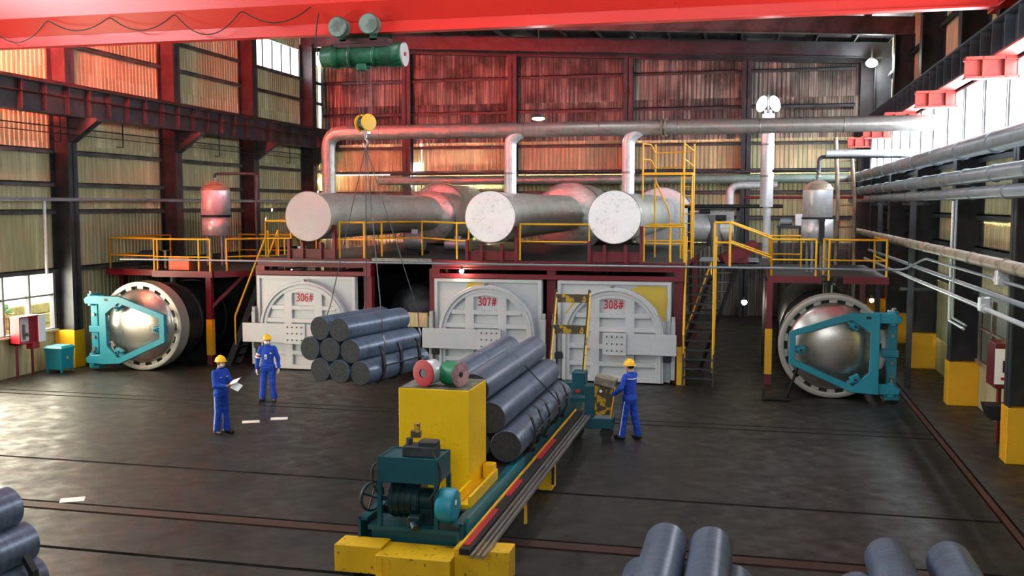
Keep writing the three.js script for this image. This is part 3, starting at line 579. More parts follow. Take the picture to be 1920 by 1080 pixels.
// ================================================================ FURNACES 306, 307, 308
const font = await new FontLoader().loadAsync('fonts/droid/droid_sans_bold.typeface.json');
const DZ = -28.6;
function archShape(R, yc, n = 40) { return [[-R, 0], ...arc(0, yc, R, PI, 0, n).map(p => p), [R, 0]]; }
function furnace(num, cx, barSide, label, stains) {
  const o = thing('furnace', label, 'furnace', [cx, 0.04, DZ]);
  mesh('shell', rod([0, 1.45, -0.2], [0, 1.45, -11], 1.42, 40), M.shell, o);
  mesh('back_plate', bx(-1.64, 1.64, 0, 2.88, -0.18, 0, 0.015), M.door, o);
  mesh('plate_border', [bx(-1.64, -1.54, 0, 2.88, 0, 0.07, 0.01), bx(1.54, 1.64, 0, 2.88, 0, 0.07, 0.01), bx(-1.54, 1.54, 2.79, 2.877, 0, 0.066)], M.door, o);
  const R = 1.46, yc = 1.27, d = mesh('round_door', extrude(archShape(R, yc), 0.14, [], 0.01).translate(0, 0, 0.02), M.door, o);
  const lift = 0.16, h = 0.09, inner = R - 0.22;
  mesh('door_rim', extrude([...archShape(R, yc), ...archShape(inner, yc).reverse()], h + 0.008, [], 0.012).translate(0, 0, lift), M.door, d);
  mesh('door_rim', extrude([...archShape(R - 0.07, yc), ...archShape(R - 0.11, yc).reverse()], 0.05, [], 0.008).translate(0, 0, lift + h + 0.006), M.door, d);
  const wAt = y => y <= yc ? inner + 0.04 : Math.sqrt(Math.max(0, (inner + 0.04) ** 2 - (y - yc) ** 2)), hAt = x => yc + Math.sqrt((inner + 0.04) ** 2 - x * x);
  for (const x of [-0.5, 0.5]) mesh('rib', bx(x - 0.13, x + 0.13, 0, hAt(Math.abs(x) + 0.13) + 0.02, lift, lift + h, 0.012), M.door, d);
  for (const y of [0.06, 0.5, 1.0, 1.5, 1.9]) { const w = wAt(y + 0.08); mesh('rib', bx(-w, w, y - 0.06, y + 0.08, lift, lift + h - 0.004, 0.012), M.door, d); }
  mesh('rib', extrude([...arc(0, yc, inner + 0.03, 1.98, 1.16, 10), ...arc(0, yc, inner - 0.1, 1.16, 1.98, 10)], h - 0.008).translate(0, 0, lift), M.door, d);
  mesh('pin', rod([0, 2.74, 0.1], [0, 2.74, 0.26], 0.05, 10), M.steel, d);
  const t = new TextGeometry(num, { font, size: 0.25, depth: 0.006, curveSegments: 4 }); t.computeBoundingBox(); const bb = t.boundingBox;
  const tm = mesh('numerals', t.translate(-(bb.min.x + bb.max.x) / 2, 0, 0), M.numeral, d); tm.position.set(0.02, 2.1, 0.163); tm.scale.x = 0.72;
  tm.userData.label = `dark red number ${num}`;
  // locking bar across the door, with its bolted plate and the end blocks
  const [b0, b1, p0, p1] = barSide;
  const lb = mesh('locking_bar', bx(b0, b1, 0.82, 1.42, 0.3, 0.42, 0.015), M.door, o);
  mesh('bolted_plate', bx(p0, p1, 0.8, 1.44, 0.42, 0.47, 0.01), M.door, lb);
  for (let i = 0; i < 3; i++) for (let j = 0; j < 4; j++) mesh('bolt', rod([p0 + 0.12 + (p1 - p0 - 0.24) * j / 3, 0.93 + i * 0.2, 0.47], [p0 + 0.12 + (p1 - p0 - 0.24) * j / 3, 0.93 + i * 0.2, 0.49], 0.022, 6), M.dark, lb);
  for (const s of [-1, 1]) { mesh('clamp_post', [bx(s * 1.72 - 0.06, s * 1.72 + 0.06, 0.1, 1.75, 0.02, 0.2, 0.01), bx(s * 1.72 - 0.05, s * 1.72 + 0.05, 1.75, 1.9, 0.05, 0.17, 0.01)], M.doorDark, o); mesh('hinge_block', bx(s * 1.56 - 0.12, s * 1.56 + 0.12, 0.62, 0.8, 0.05, 0.3, 0.02), M.dark, o); }
  for (const pts of stains) mesh('yellow_stain', extrude(pts, 0.004).translate(0, 0, 0.001), M.stain, o).userData.label = 'yellow stain on the plate';
  return o;
}
const blot = (pts) => { const out = []; for (let i = 0; i < pts.length; i++) { const a = pts[i], b = pts[(i + 1) % pts.length]; for (let k = 0; k < 6; k++) { const t = k / 6; out.push([a[0] + (b[0] - a[0]) * t + rr(-0.03, 0.03), Math.min(2.78, a[1] + (b[1] - a[1]) * t + rr(-0.03, 0.03))]); } } return out; };
furnace('306#', -13.32, [-1.98, 1.6, -0.55, 0.15], 'grey furnace door numbered 306 behind the hanging electrodes', []);
furnace('307#', -7.5, [-1.92, 0.5, -0.2, 0.5], 'grey furnace door numbered 307 with its locking bar to the left', [blot([[-0.95, 2.3], [-0.6, 2.78], [-0.15, 2.78], [-0.25, 2.6], [-0.7, 2.35]])]);
furnace('308#', -3.75, [-0.25, 1.83, -0.25, 0.42], 'pale furnace door numbered 308 with a large yellow stain', [blot([[0.5, 2.65], [0.7, 2.78], [1.52, 2.76], [1.52, 1.7], [1.38, 1.8], [1.15, 2.2]]), blot([[-1.0, 2.3], [-0.75, 2.55], [-1.2, 2.3], [-1.4, 1.9]])]);
// ---- dark red frames round the furnaces
function frame(x0, x1, posts, label) {
  const o = thing('support_frame', label, 'frame', [0, 0, DZ - 0.3]);
  for (const x of posts) mesh('frame_post', [bx(x - 0.13, x + 0.13, 0, 3.2, -0.13, -0.1), bx(x - 0.13, x + 0.13, 0, 3.2, 0.1, 0.13), bx(x - 0.02, x + 0.02, 0, 3.2, -0.1, 0.1)], M.frameRed, o);
  mesh('top_beam', [bx(x0, x1, 3.2, 3.24, -0.15, 0.25), bx(x0, x1, 3.42, 3.46, -0.15, 0.25), bx(x0, x1, 3.24, 3.42, 0.15, 0.2)], M.frameRed, o);
  mesh('lower_beam', bx(x0, x1, 2.93, 3.07, -0.1, 0.22, 0.01), M.frameRed, o);
  for (const x of posts) mesh('back_post', bx(x - 0.1, x + 0.1, 0, 3.2, -9.1, -8.9), M.frameRed, o);
  for (const x of posts) mesh('side_beam', bx(x - 0.08, x + 0.08, 3.2, 3.4, -9, 0), M.frameRed, o);
  for (const x of [x0 + 0.12, x1 - 0.12]) mesh('corner_post', bx(x - 0.12, x + 0.12, 3.07, 3.2, -0.1, 0.22), M.frameRed, o);
  return o;
}
frame(-15.0, -11.22, [-14.98, -11.36], 'dark red steel frame around the furnace numbered 306');
frame(-9.26, -1.76, [-9.24, -5.62, -1.92], 'wide dark red steel frame over furnaces 307 and 308');
tag(mesh('column_guard', bx(-1.93, -1.69, 0, 1.1, -28.7, -28.45, 0.01), M.yellow), 'yellow painted guard at the foot of the frame beside furnace 308', 'guard');
{
  const o = thing('insulated_vessel', 'dark grey insulated vessel in the gap between furnaces 306 and 307', 'vessel', [-10.3, 0, -30.2]);
  mesh('shell', rod([0, 1.75, -9], [0, 1.75, 0], 0.85, 32), M.pipeDark, o);
  mesh('end_dome', lathe([[0.85, 0], [0.72, 0.2], [0.4, 0.34], [0, 0.38]].reverse(), 32).rotateX(PI / 2).translate(0, 1.75, 0), M.pipeDark, o);
  for (const z of [-1.5, -6]) mesh('support_saddle', bx(-0.8, 0.8, 0, 1.1, z - 0.15, z + 0.15), M.dark, o);
  const p = thing('pale_crossbeam', 'pale cream beam with a yellow end between furnaces 306 and 307', 'beam', [0, 0, -28.75]);
  mesh('beam_body', bx(-11.1, -9.4, 1.42, 1.85, -0.1, 0.1, 0.01), M.dado, p); mesh('yellow_end', bx(-11.1, -10.85, 1.43, 1.86, 0.1, 0.12), M.yellow, p);
  for (const x of [-11.0, -9.5]) mesh('foot_post', bx(x - 0.06, x + 0.06, 0, 1.42, -0.06, 0.06), M.dark, p);
}
// ---- horizontal tanks on the frames, each on a red saddle
function tank(cx, zEnd, capMat, label, capLabel) {
  const o = thing('horizontal_tank', label, 'tank', [cx, 4.77, -28]);
  const L = -28 - zEnd, prof = [[0, 0.02], [0.74, 0.02], [0.75, 0], [0.75, -0.05], [0.72, -0.06]];
  mesh('end_cap', lathe(prof, 48).rotateX(PI / 2), capMat, o).userData.label = capLabel;
  const b = []; for (let z = 0.06; z < L; z += 0.95) { b.push([0.715, -z], [0.72, -Math.min(L, z + 0.5)], [0.72, -Math.min(L, z + 0.93)]); }
  const g = lathe(b.reverse(), 40).rotateX(PI / 2); mesh('shell', g, M.foil, o);
  mesh('rim_ring', new THREE.TorusGeometry(0.745, 0.014, 8, 48).translate(0, 0, 0.01), M.steel, o);
  return o;
}
tank(-12.93, -39.2, M.endCapGrey, 'horizontal foil-clad tank with plain grey end above furnace 306', 'plain grey round end');
tank(-7.27, -40, M.endCap, 'horizontal foil-clad tank with speckled white end above furnace 307', 'speckled white round end');
tank(-3.67, -41, M.endCap, 'horizontal tank with the brightest white end above furnace 308', 'bright white round end');
for (const [cx, n] of [[-12.97, 'plain grey'], [-7.3, 'speckled white'], [-3.68, 'brightest white']]) {
  const o = thing('tank_saddle', `dark red saddle with four uprights under the tank with the ${n} end`, 'saddle', [cx, 3.46, -28.35]);
  const hs = [0.62, 0.52, 0.52, 1.05];
  [-0.74, -0.3, 0.3, 0.74].forEach((x, i) => mesh('upright', [bx(x - 0.045, x + 0.045, 0, hs[i], 0.1, 0.13), bx(x - 0.012, x + 0.012, 0, hs[i], -0.1, 0.12)], M.frameRed, o));
  mesh('web_plate', [bx(-0.74, 0.74, 0.04, 0.3, 0.02, 0.05), bx(-0.74, 0.74, 0.28, 0.31, -0.08, 0.09)], M.frameRed, o);
}
// large foil-covered vessel ends far behind on the platform
for (const [x, y, z, r, lab] of [[-13.3, 4.75, -42.3, 1.3, 'large grey vessel end far behind the tank of furnace 306'], [-12.75, 4.62, -39.4, 1.05, 'second overlapping vessel end behind the tank of furnace 306'], [-7.3, 4.55, -41.2, 1.5, 'large round vessel end behind the tank of furnace 307'], [-3.5, 4.5, -41.6, 1.35, 'large crumpled white vessel end behind the yellow ladder tower']]) {
  const o = thing('vessel_end', lab, 'vessel', [x, y, z]);
  mesh('shell', rod([0, 0, r < 1.1 ? -2.4 : -4], [0, 0, -0.05], r * 0.98, 40), M.foil, o);
  const g = lathe([[0, 0.22], [r * 0.4, 0.2], [r * 0.8, 0.1], [r, 0], [r, -0.1]], 40).rotateX(PI / 2);
  mesh('round_cover', g, x > -5 ? M.endCap : M.foil, o);
  mesh('rim_ring', new THREE.TorusGeometry(r, 0.03, 8, 40), M.steel, o);
}
// ---- main duct with its three risers
{
  const o = thing('main_duct', 'long horizontal sheet metal duct crossing the hall above the tanks', 'duct');
  const z = -30.4, y = 7.42;
  mesh('duct_run', tube([[-13.3, 5.45, z], [-13.3, y, z], [5.3, y, z]], 0.225, 24, 0.5, 8), M.duct, o, true);
  for (let x = -11.5; x < 5; x += 2.35) mesh('duct_seam', new THREE.TorusGeometry(0.228, 0.012, 6, 24).rotateY(PI / 2).translate(x, y, z), M.steel, o);
  mesh('collar', [rod([-2.62, y, z], [-2.56, y, z], 0.275, 24), rod([-2.5, y, z], [-2.44, y, z], 0.275, 24)], M.pipeTan, o);
  for (const x of [-7.24, -3.58]) { mesh('riser', tube([[x, 5.45, z], [x, y - 0.28, z], [x + 0.4, y - 0.02, z]], 0.19, 20, 0.25, 6), M.galv, o, true); mesh('riser_band', rod([x, 6.05, z], [x, 6.12, z], 0.2, 20), M.steel, o); }
  mesh('riser_band', rod([-13.3, 6.2, z], [-13.3, 6.28, z], 0.24, 20), M.steel, o);
}
// ---- deck between frames and behind the tanks, with yellow railings
function rail(parent, pts, y0, h, m, closed = false, mid = 0.52) {
  pts = pts.map(p => V(p[0], y0, p[1]));
  pts.forEach(p => mesh('railing_post', rod(p, p.clone().add(V(0, h, 0)), 0.032, 8), m, parent));
  for (let i = 0; i < pts.length - 1; i++) for (const f of [1, mid]) mesh(f === 1 ? 'handrail' : 'mid_rail', rod(pts[i].clone().add(V(0, h * f, 0)), pts[i + 1].clone().add(V(0, h * f, 0)), f === 1 ? 0.032 : 0.024, 8), m, parent);
}
{
  const o = thing('service_platform', 'raised steel service platform with yellow railings behind the furnaces', 'platform');
  mesh('deck', bx(-15.0, -1.75, 3.4, 3.46, -44, -28.75), M.deck, o);
  mesh('deck_edge', bx(-11.2, -9.28, 3.4, 3.5, -28.78, -28.7), M.steel, o);
  rail(o, [[-14.6, -28.5], [-13.75, -28.5]], 3.5, 1.12, M.yellow);
  rail(o, [[-12.15, -28.5], [-11.35, -28.5], [-11.2, -29.6], [-10.2, -30.6], [-8.45, -28.6], [-8.05, -28.5]], 3.5, 1.08, M.yellow);
  rail(o, [[-6.5, -28.5], [-4.45, -28.5]], 3.5, 1.05, M.yellow);
  rail(o, [[-2.9, -28.5], [-2.15, -28.5], [-1.75, -28.5]], 3.5, 1.0, M.yellow);
  rail(o, [[-14.6, -28.5], [-14.6, -31], [-14.6, -34]], 3.5, 1.12, M.yellow);
  for (const x of [-14.2, -10.2, -5.5, -2.2]) mesh('platform_post', bx(x - 0.08, x + 0.08, 0, 3.4, -41, -40.84), M.dark, o);
}
for (const [x, y, z, w, h, d, lab] of [[-10.9, 3.46, -32, 0.6, 0.7, 1.2, 'dark pump unit on the platform between the tanks'], [-9.7, 3.46, -33, 0.9, 0.5, 0.8, 'low grey machine box on the platform behind the slings'], [-13.9, 3.46, -29.6, 0.3, 0.35, 0.3, 'small pale bucket on the platform by furnace 306']]) {
  const o = thing(w > 0.5 ? 'pump_unit' : 'bucket', lab, w > 0.5 ? 'machine' : 'bucket', [x, y, z]);
  if (w > 0.5) { mesh('base', bx(-w / 2, w / 2, 0, 0.1, -d / 2, d / 2, 0.01), M.dark, o); mesh('motor', rod([-w / 2, h * 0.6, 0], [w / 2, h * 0.6, 0], h * 0.4, 18), M.pipe, o); mesh('terminal_box', bx(-0.12, 0.12, h * 0.9, h * 1.2, -0.1, 0.1, 0.02), M.pipe, o); }
  else mesh('pail', lathe([[0, 0], [0.12, 0], [0.16, 0.34], [0.15, 0.34], [0.11, 0.02]], 18), M.pipe, o);
}
// ================================================================ AUTOCLAVES
function autoclave(cx, z, s, label) {              // s = 1: davit on the right, -1: on the left
  const o = thing('autoclave', label, 'autoclave', [cx, 1.39, z]);
  const rz = g => g.rotateX(PI / 2);
  mesh('shell', rz(lathe([[1.2, -9], [1.2, -1.6], [1.24, -1.6], [1.24, -1.5], [1.2, -1.5], [1.2, -0.7], [1.3, -0.62], [1.3, -0.45]], 48)), M.shell, o);
  mesh('shell_band', rz(lathe([[1.2, -3.2], [1.27, -3.2], [1.27, -3.0], [1.2, -3.0]], 40)), M.dark, o);
  const ring = mesh('locking_ring', rz(lathe([[1.22, -0.5], [1.37, -0.5], [1.38, -0.48], [1.38, -0.02], [1.36, 0], [1.24, 0], [1.235, -0.02], [1.235, -0.14], [1.1, -0.14]], 56)), M.ring, o);
  const N = 18, tooth = uvBox(extrude([...arc(0, 0, 1.24, -0.085, 0.085, 4), ...arc(0, 0, 1.15, 0.085, -0.085, 4)], 0.11, [], 0.008).translate(0, 0, -0.13));
  for (let i = 0; i < N; i++) mesh('tooth', tooth, M.ring, ring).rotation.z = (i + 0.5) / N * 2 * PI;
  mesh('ring_recess', rz(lathe([[1.1, -0.125], [1.235, -0.125]], 48)), M.black, ring);
  const dish = []; for (let i = 0; i <= 12; i++) { const a = i / 12; dish.push([1.15 * a, 0.3 * (1 - a ** 2.4) - 0.02]); } dish.push([1.15, -0.16]);
  mesh('domed_door', rz(lathe(dish, 56)), M.dish, o);
  // davit frame that carries the door
  const Q = [[-1.12, 0.42], [-1.12, -0.42], [0.45, -1.12], [1.12, -1.16], [1.12, 0.96], [0.4, 0.94]].map(([x, y]) => [x * s, y]);
  const I = [[-0.96, 0.32], [-0.96, -0.32], [0.5, -0.95], [0.88, -0.6], [0.9, 0.42], [0.44, 0.76]].map(([x, y]) => [x * s, y]);
  const d = mesh('davit_frame', extrude(Q, 0.14, [I], 0.012).translate(0, 0, 0.36), M.teal, o);
  for (const [x, y, a] of [[-0.82, -0.05, 0], [0.52, 0.6, -0.5], [0.55, -0.78, 0.5]]) {
    const c = mesh('clamp_pad', [bx(-0.13, 0.13, -0.1, 0.1, 0, 0.18, 0.02), rod([0, 0, 0.1], [0, 0, 0.28], 0.07, 12), bx(-0.22, 0.02, -0.04, 0.04, 0.12, 0.24, 0.01)], M.teal, d); c.position.set(x * s, y, 0.24); c.rotation.z = a * s + (s < 0 ? PI : 0);
    mesh('bolt', rod([x * s, y, 0.5], [x * s, y, 0.56], 0.035, 8), M.dark, d);
  }
  for (const y of [0.82, -1.02]) mesh('hinge_arm', [extrude([[0.95 * s, y - 0.14], [1.62 * s, y - 0.12], [1.66 * s, y + 0.02], [1.5 * s, y + 0.13], [0.95 * s, y + 0.15]], 0.16, [], 0.012).translate(0, 0, 0.3), rod([1.46 * s, y - 0.18, 0.34], [1.46 * s, y + 0.18, 0.34], 0.11, 14)], M.teal, d);
  for (const y of [0.82, -1.02]) mesh('hinge_pin', rod([1.46 * s, y + 0.18, 0.34], [1.46 * s, y + 0.26, 0.34], 0.06, 12), M.steel, d);
  mesh('slot_hole', [bx(0.78 * s, 0.9 * s, 0.8, 0.87, 0.495, 0.502)], M.dark, d);
  const p = mesh('hinge_post', [bx(1.34 * s, 1.58 * s, -1.3, 1.0, 0.0, 0.24, 0.02), bx(1.2 * s, 1.62 * s, -0.2, 0.0, 0.02, 0.3, 0.02), bx(1.3 * s, 1.66 * s, -1.32, -1.1, -0.02, 0.3, 0.02)], M.teal, o);
  for (const y of [0.35, -0.35, -0.7]) mesh('bolt', rod([1.46 * s, y, 0.24], [1.46 * s, y, 0.3], 0.05, 10), M.steel, p);
  mesh('hinge_bracket', [bx(1.1 * s, 1.4 * s, 0.5, 0.75, -0.3, 0.1, 0.02), bx(1.1 * s, 1.4 * s, -0.8, -0.55, -0.3, 0.1, 0.02)], M.dark, o);
  for (const zz of [-2.2, -6]) mesh('support_saddle', extrude([[-1.1, -1.39], [1.1, -1.39], [0.95, -0.72], ...arc(0, 0, 1.21, -0.7, -2.44, 12), [-0.95, -0.72]], 0.25).translate(0, 0, zz), M.dark, o);
  mesh('top_nozzle', [rod([0, 1.15, -1.9], [0, 1.55, -1.9], 0.14, 16), rod([0, 1.5, -1.9], [0, 1.56, -1.9], 0.22, 16)], M.dark, o);
  return o;
}
autoclave(-18.2, -27.2, -1, 'autoclave by the windows with polished door and bright turquoise davit frame');
autoclave(2.2, -27.4, 1, 'autoclave in the dark corner with turquoise davit hinged toward the pipe wall');
tag(mesh('steel_bracket', [bar([1.05, 0.06, -26.9], [1.35, 0.95, -27.1], 0.05), bx(0.5, 1.1, 0.02, 0.08, -26.95, -26.75), bx(0.42, 0.5, 0, 0.28, -26.9, -26.8)], M.dark), 'dark leaning bar and foot plate beside the dark corner autoclave', 'bar');
// ---- platforms over the autoclaves
function sidePlatform(label, deck, y, posts, legs, edge) {
  const o = thing('side_platform', label, 'platform');
  const s = new THREE.Shape(deck.map(p => new THREE.Vector2(p[0], -p[1])));
  const g = new THREE.ExtrudeGeometry(s, { depth: 0.05, bevelEnabled: false }).rotateX(-PI / 2).translate(0, y - 0.05, 0); mesh('deck', g, M.deck, o);
  for (const [a, b] of edge) mesh('edge_beam', bar([a[0], y - 0.1, a[1]], [b[0], y - 0.1, b[1]], 0.09, 0.2), M.frameRed, o);
  for (const p of posts) rail(o, p, y - 0.12, 1.14, M.yellow, false, 0.5);
  for (const [x, z, h] of legs) { const l = mesh('platform_leg', bx(x - 0.09, x + 0.09, 0, y - 0.15, z - 0.09, z + 0.09), M.frameRed, o); if (h) mesh('painted_guard', bx(x - 0.1, x + 0.1, 0.3, h, z - 0.1, z + 0.1), M.yellow, l); }
  return o;
}
{
  const y = 3.0, o = sidePlatform('raised platform with yellow railing and orange box over the window autoclave', [[-20.9, -29.4], [-18.8, -29.2], [-18.7, -28.75], [-16.65, -28.75], [-16.3, -29.2], [-15.0, -30.4], [-15.0, -36], [-20.9, -36]], y,
    [[[-20.75, -29.4], [-18.85, -29.2]], [[-18.7, -28.78], [-17.1, -28.78], [-16.7, -28.78]], [[-16.35, -29.2], [-14.95, -30.5], [-14.95, -33]], [[-20.75, -29.4], [-20.75, -33]], [[-18.5, -34], [-17, -34], [-15.2, -34]]],
    [[-16.78, -28.85, 1.45], [-20.7, -30, 0], [-20.6, -35.8, 0], [-15.2, -35.8, 0]], [[[-20.9, -29.4], [-18.75, -29.2]], [[-18.75, -28.75], [-16.6, -28.75]], [[-16.6, -28.8], [-15.0, -30.4]]]);
  mesh('brace', bar([-16.78, 1.8, -28.85], [-15.9, 2.9, -29.6], 0.1), M.frameRed, o);
  tag(mesh('control_box', bx(-18.3, -17.55, y, y + 0.42, -29.2, -28.95, 0.02), M.orange), 'orange metal box on the platform over the window autoclave', 'box');
  const m = thing('pump_motor', 'dark green pump motor on the platform beside the orange box', 'motor', [-19.5, y, -29.9]);
  mesh('base', bx(-0.4, 0.4, 0, 0.08, -0.2, 0.2), M.dark, m); mesh('body', rod([-0.35, 0.36, 0], [0.3, 0.36, 0], 0.24, 18), M.motorGreen, m); mesh('fan_cover', rod([-0.45, 0.36, 0], [-0.35, 0.36, 0], 0.2, 18), M.tealDark, m); mesh('post', rod([0.5, 0, 0], [0.5, 0.6, 0], 0.05), M.pipeTan, m);
}
{
  const y = 3.12;
  sidePlatform('raised platform with yellow railing over the dark corner autoclave', [[0.6, -29.2], [3.75, -29.2], [3.75, -35], [0.6, -35]], y,
    [[[0.64, -29.2], [1.85, -29.2]], [[2.1, -29.9], [2.2, -29.2], [3.72, -29.2], [3.72, -32]], [[0.64, -29.2], [0.64, -29.7], [0.64, -30.4], [0.64, -32.5], [1.6, -32.5]]],
    [[0.6, -29.25, 1.6], [3.7, -34.8, 0], [0.6, -34.8, 0]], [[[0.56, -29.2], [2.0, -29.2]], [[2.6, -29.2], [3.79, -29.2]], [[0.6, -29.2], [0.6, -35]]]);
}
// ---- vertical tanks standing on those platforms
function uprightTank(x, z, y0, yb, yt, r, label, skirt) {
  const o = thing('vertical_tank', label, 'tank', [x, y0, z]), a = yb - y0, t = yt - y0, m = a + (t - a) * 0.36;
  mesh('upper_drum', lathe([[0, t], [r * 0.35, t - 0.03], [r * 0.8, t - 0.14], [r, t - 0.26], [r, m + 0.02], [0, m + 0.02]], 36), M.galv, o);
  mesh('dome_top', lathe([[0, t + 0.012], [r * 0.35, t - 0.018], [r * 0.8, t - 0.128], [r * 1.015, t - 0.26], [r * 1.015, t - 0.3]], 36), M.pipeTan, o);
  mesh('flange_band', rod([0, m - 0.03, 0], [0, m + 0.04, 0], r * 1.05, 32), M.dark, o);
  mesh('lower_drum', lathe([[0, m - 0.02], [r * skirt, m - 0.02], [r * skirt, a], [0, a]], 36), M.galv, o);
  for (const k of [0, 1, 2, 3]) mesh('leg', rod([r * 0.7 * Math.cos(k * PI / 2 + 0.5), 0, r * 0.7 * Math.sin(k * PI / 2 + 0.5)], [r * 0.7 * Math.cos(k * PI / 2 + 0.5), a, r * 0.7 * Math.sin(k * PI / 2 + 0.5)], 0.05, 8), M.pipe, o);
  mesh('nozzle', [rod([0, t - 0.02, 0], [0, t + 0.14, 0], 0.07, 12), ball(0, t + 0.08, 0, 0.08)], M.steel, o);
  return o;
}
{
  const a = uprightTank(-18.3, -32, 3.0, 4.05, 5.92, 0.5, 'small silver vertical tank on the platform by the window side', 0.96);
  mesh('vent_pipe', tube([[0, 3.0, 0], [0, 3.2, 0], [1.6, 3.2, 0], [1.6, 2.0, 0.1], [1.66, 0, 0.1]], 0.05, 10, 0.15), M.pipeDark, a);
  const b = uprightTank(1.97, -31, 3.12, 4.07, 5.85, 0.43, 'silver vertical tank on the platform in front of the pipe wall', 1.06);
  mesh('vent_pipe', tube([[0, 2.75, 0], [0, 3.0, 0], [-0.5, 3.02, 0], [-1.3, 3.02, -0.4]], 0.045, 10, 0.12), M.pipeDark, b);
  mesh('inspection_handle', [bx(0.02, 0.18, 0.95, 1.62, 0.46, 0.5, 0.01), rod([0.1, 1.55, 0.48], [0.1, 1.55, 0.56], 0.09, 10)], M.dark, b);
}
// ---- stairs
function stairs(label, a, b, w, n, across, railing) {
  const o = thing('steel_stairs', label, 'stairs'); a = A3(a); b = A3(b); const c = V(...across).multiplyScalar(w / 2), d = b.clone().sub(a);
  for (const k of [-1, 1]) mesh('stringer', bar(a.clone().addScaledVector(c, k), b.clone().addScaledVector(c, k), 0.05, 0.18), M.dark, o);
  for (let i = 1; i <= n; i++) { const p = a.clone().addScaledVector(d, i / (n + 0.5)), q = V(d.x, 0, d.z).setLength(0.1); mesh('tread', along(bx(-0.11, 0.11, 0, w, -0.02, 0.02), p.clone().sub(c), p.clone().add(c)), M.deck, o); }
  for (const [k, t0, t1, h] of railing) { const p = a.clone().addScaledVector(c, k).addScaledVector(d, t0), q = a.clone().addScaledVector(c, k).addScaledVector(d, t1); mesh('handrail', rod(p.clone().add(V(0, h, 0)), q.clone().add(V(0, h, 0)), 0.035, 8), M.yellow, o); for (const e of [p, q]) mesh('railing_post', rod(e, e.clone().add(V(0, h, 0)), 0.03, 8), M.yellow, o); }
  return o;
}
stairs('steep dark stair with thin yellow rails between furnace 308 and the corner autoclave', [-1.32, 0, -28.2], [-1.32, 3.45, -29.2], 0.84, 13, [1, 0, 0], [[-1, 0.2, 1, 0.75], [1, 0.25, 1, 0.75]]);
stairs('dark stair with yellow rail climbing past furnace 306 toward its platform', [-16.1, 0, -29.0], [-14.9, 3.4, -29.6], 0.7, 12, [0, 0, 1], [[1, 0.2, 1, 0.9], [-1, 0.2, 1, 0.9]]);
stairs('farther stair with broad yellow stringers under the service platform', [-1.75, 0, -31.0], [-0.75, 3.0, -34.2], 0.7, 10, [1, 0, 0], [[-1, 0.1, 0.9, 0.5]]);
{
  const o = thing('access_walkway', 'short walkway with sloping yellow handrails between stair and corner platform', 'walkway');
  mesh('deck', bx(-0.95, 0.6, 3.36, 3.42, -32.85, -29.2), M.deck, o);
  for (const [x, y] of [[-0.92, 3.0], [-0.5, 3.55]]) mesh('railing_post', rod([x, x < -0.7 ? 0.4 : 3.4, -28.4], [x, 4.62, -28.4], 0.034, 8), M.yellow, o);
  for (const dy of [0, -0.55]) { mesh('handrail', rod([-0.92, 4.62 + dy, -28.4], [-0.5, 4.62 + dy, -28.4], 0.032, 8), M.yellow, o); mesh('handrail', rod([-0.5, 4.62 + dy, -28.4], [0.64, 4.16 + dy, -29.2], 0.03, 8), M.yellow, o); mesh('handrail', rod([-0.5, 4.64 + dy, -29.1], [0.64, 4.2 + dy, -29.9], 0.03, 8), M.yellow, o); }
  mesh('slope_plate', bx(-1.4, 0.3, 3.46, 3.5, -31.5, -29.8), M.pipe, o);
  mesh('hopper', [bar([-0.75, 3.5, -29.6], [0.2, 3.95, -29.9], 0.5, 0.3), bx(-0.6, 0, 3.42, 3.8, -30.1, -29.6, 0.02)], M.frameRed, o);
}
// ---- yellow ladder tower beside the white tank
{
  const o = thing('ladder_tower', 'tall narrow yellow ladder tower with a small landing by furnace 308 tank', 'tower', [0, 3.46, -31]);
  for (const [x, z] of [[-3.2, 0], [-1.95, 0], [-1.7, -0.9], [-2.9, -0.9]]) mesh('tower_post', rod([x, 0, z], [x, 3.55, z], 0.03, 8), M.yellow, o);
  mesh('landing', bx(-3.2, -1.75, 2.55, 2.6, -0.9, 0.02), M.dark, o);
  mesh('landing_edge', [bx(-3.22, -1.72, 2.56, 2.64, 0.02, 0.06), bx(-1.74, -1.7, 2.56, 2.64, -0.9, 0.04)], M.yellow, o);
  for (const y of [3.52, 3.05]) mesh('handrail', tube([[-3.2, y, 0], [-3.0, y, -0.4], [-2.9, y - 0.25, -0.9], [-1.7, y - 0.2, -0.9], [-1.95, y, 0]], 0.022, 8, 0.1), M.yellow, o);
  for (const x of [-2.05, -1.72]) mesh('ladder_rail', rod([x, 0, -0.3], [x, 2.55, -0.3], 0.03, 8), M.yellow, o);
  for (let y = 0.25; y < 2.5; y += 0.28) mesh('rung', rod([-2.05, y, -0.3], [-1.72, y, -0.3], 0.016, 6), M.yellow, o);
  for (const y of [0.55, 1.05]) mesh('mid_rail', rod([-3.2, y, 0], [-1.95, y, 0], 0.028, 8), M.yellow, o);
  mesh('brace', tube([[-2.9, 2.5, -0.5], [-2.4, 1.4, -0.5], [-2.4, 0, -0.5]], 0.025, 8, 0.2), M.yellow, o);
}
// ---- brown pipe ladder near the pipe wall
{
  const o = thing('pipe_ladder', 'tall rusty pipe ladder standing behind the corner platform tank', 'ladder', [0, 3.0, -36]);
  mesh('side_pipe', tube([[2.9, -3, 0], [2.95, 2.2, 0], [2.82, 4.4, 0]], 0.07, 10, 0.4), M.pipeTan, o);
  mesh('side_pipe', tube([[3.55, -3, 0], [3.5, 2.2, 0], [3.35, 3.9, 0]], 0.06, 10, 0.4), M.pipeTan, o);
  for (let y = 0.6; y < 3.8; y += 0.75) mesh('rung', rod([2.92, y, 0], [3.5, y + 0.02, 0], 0.025, 6), M.pipeTan, o);
}
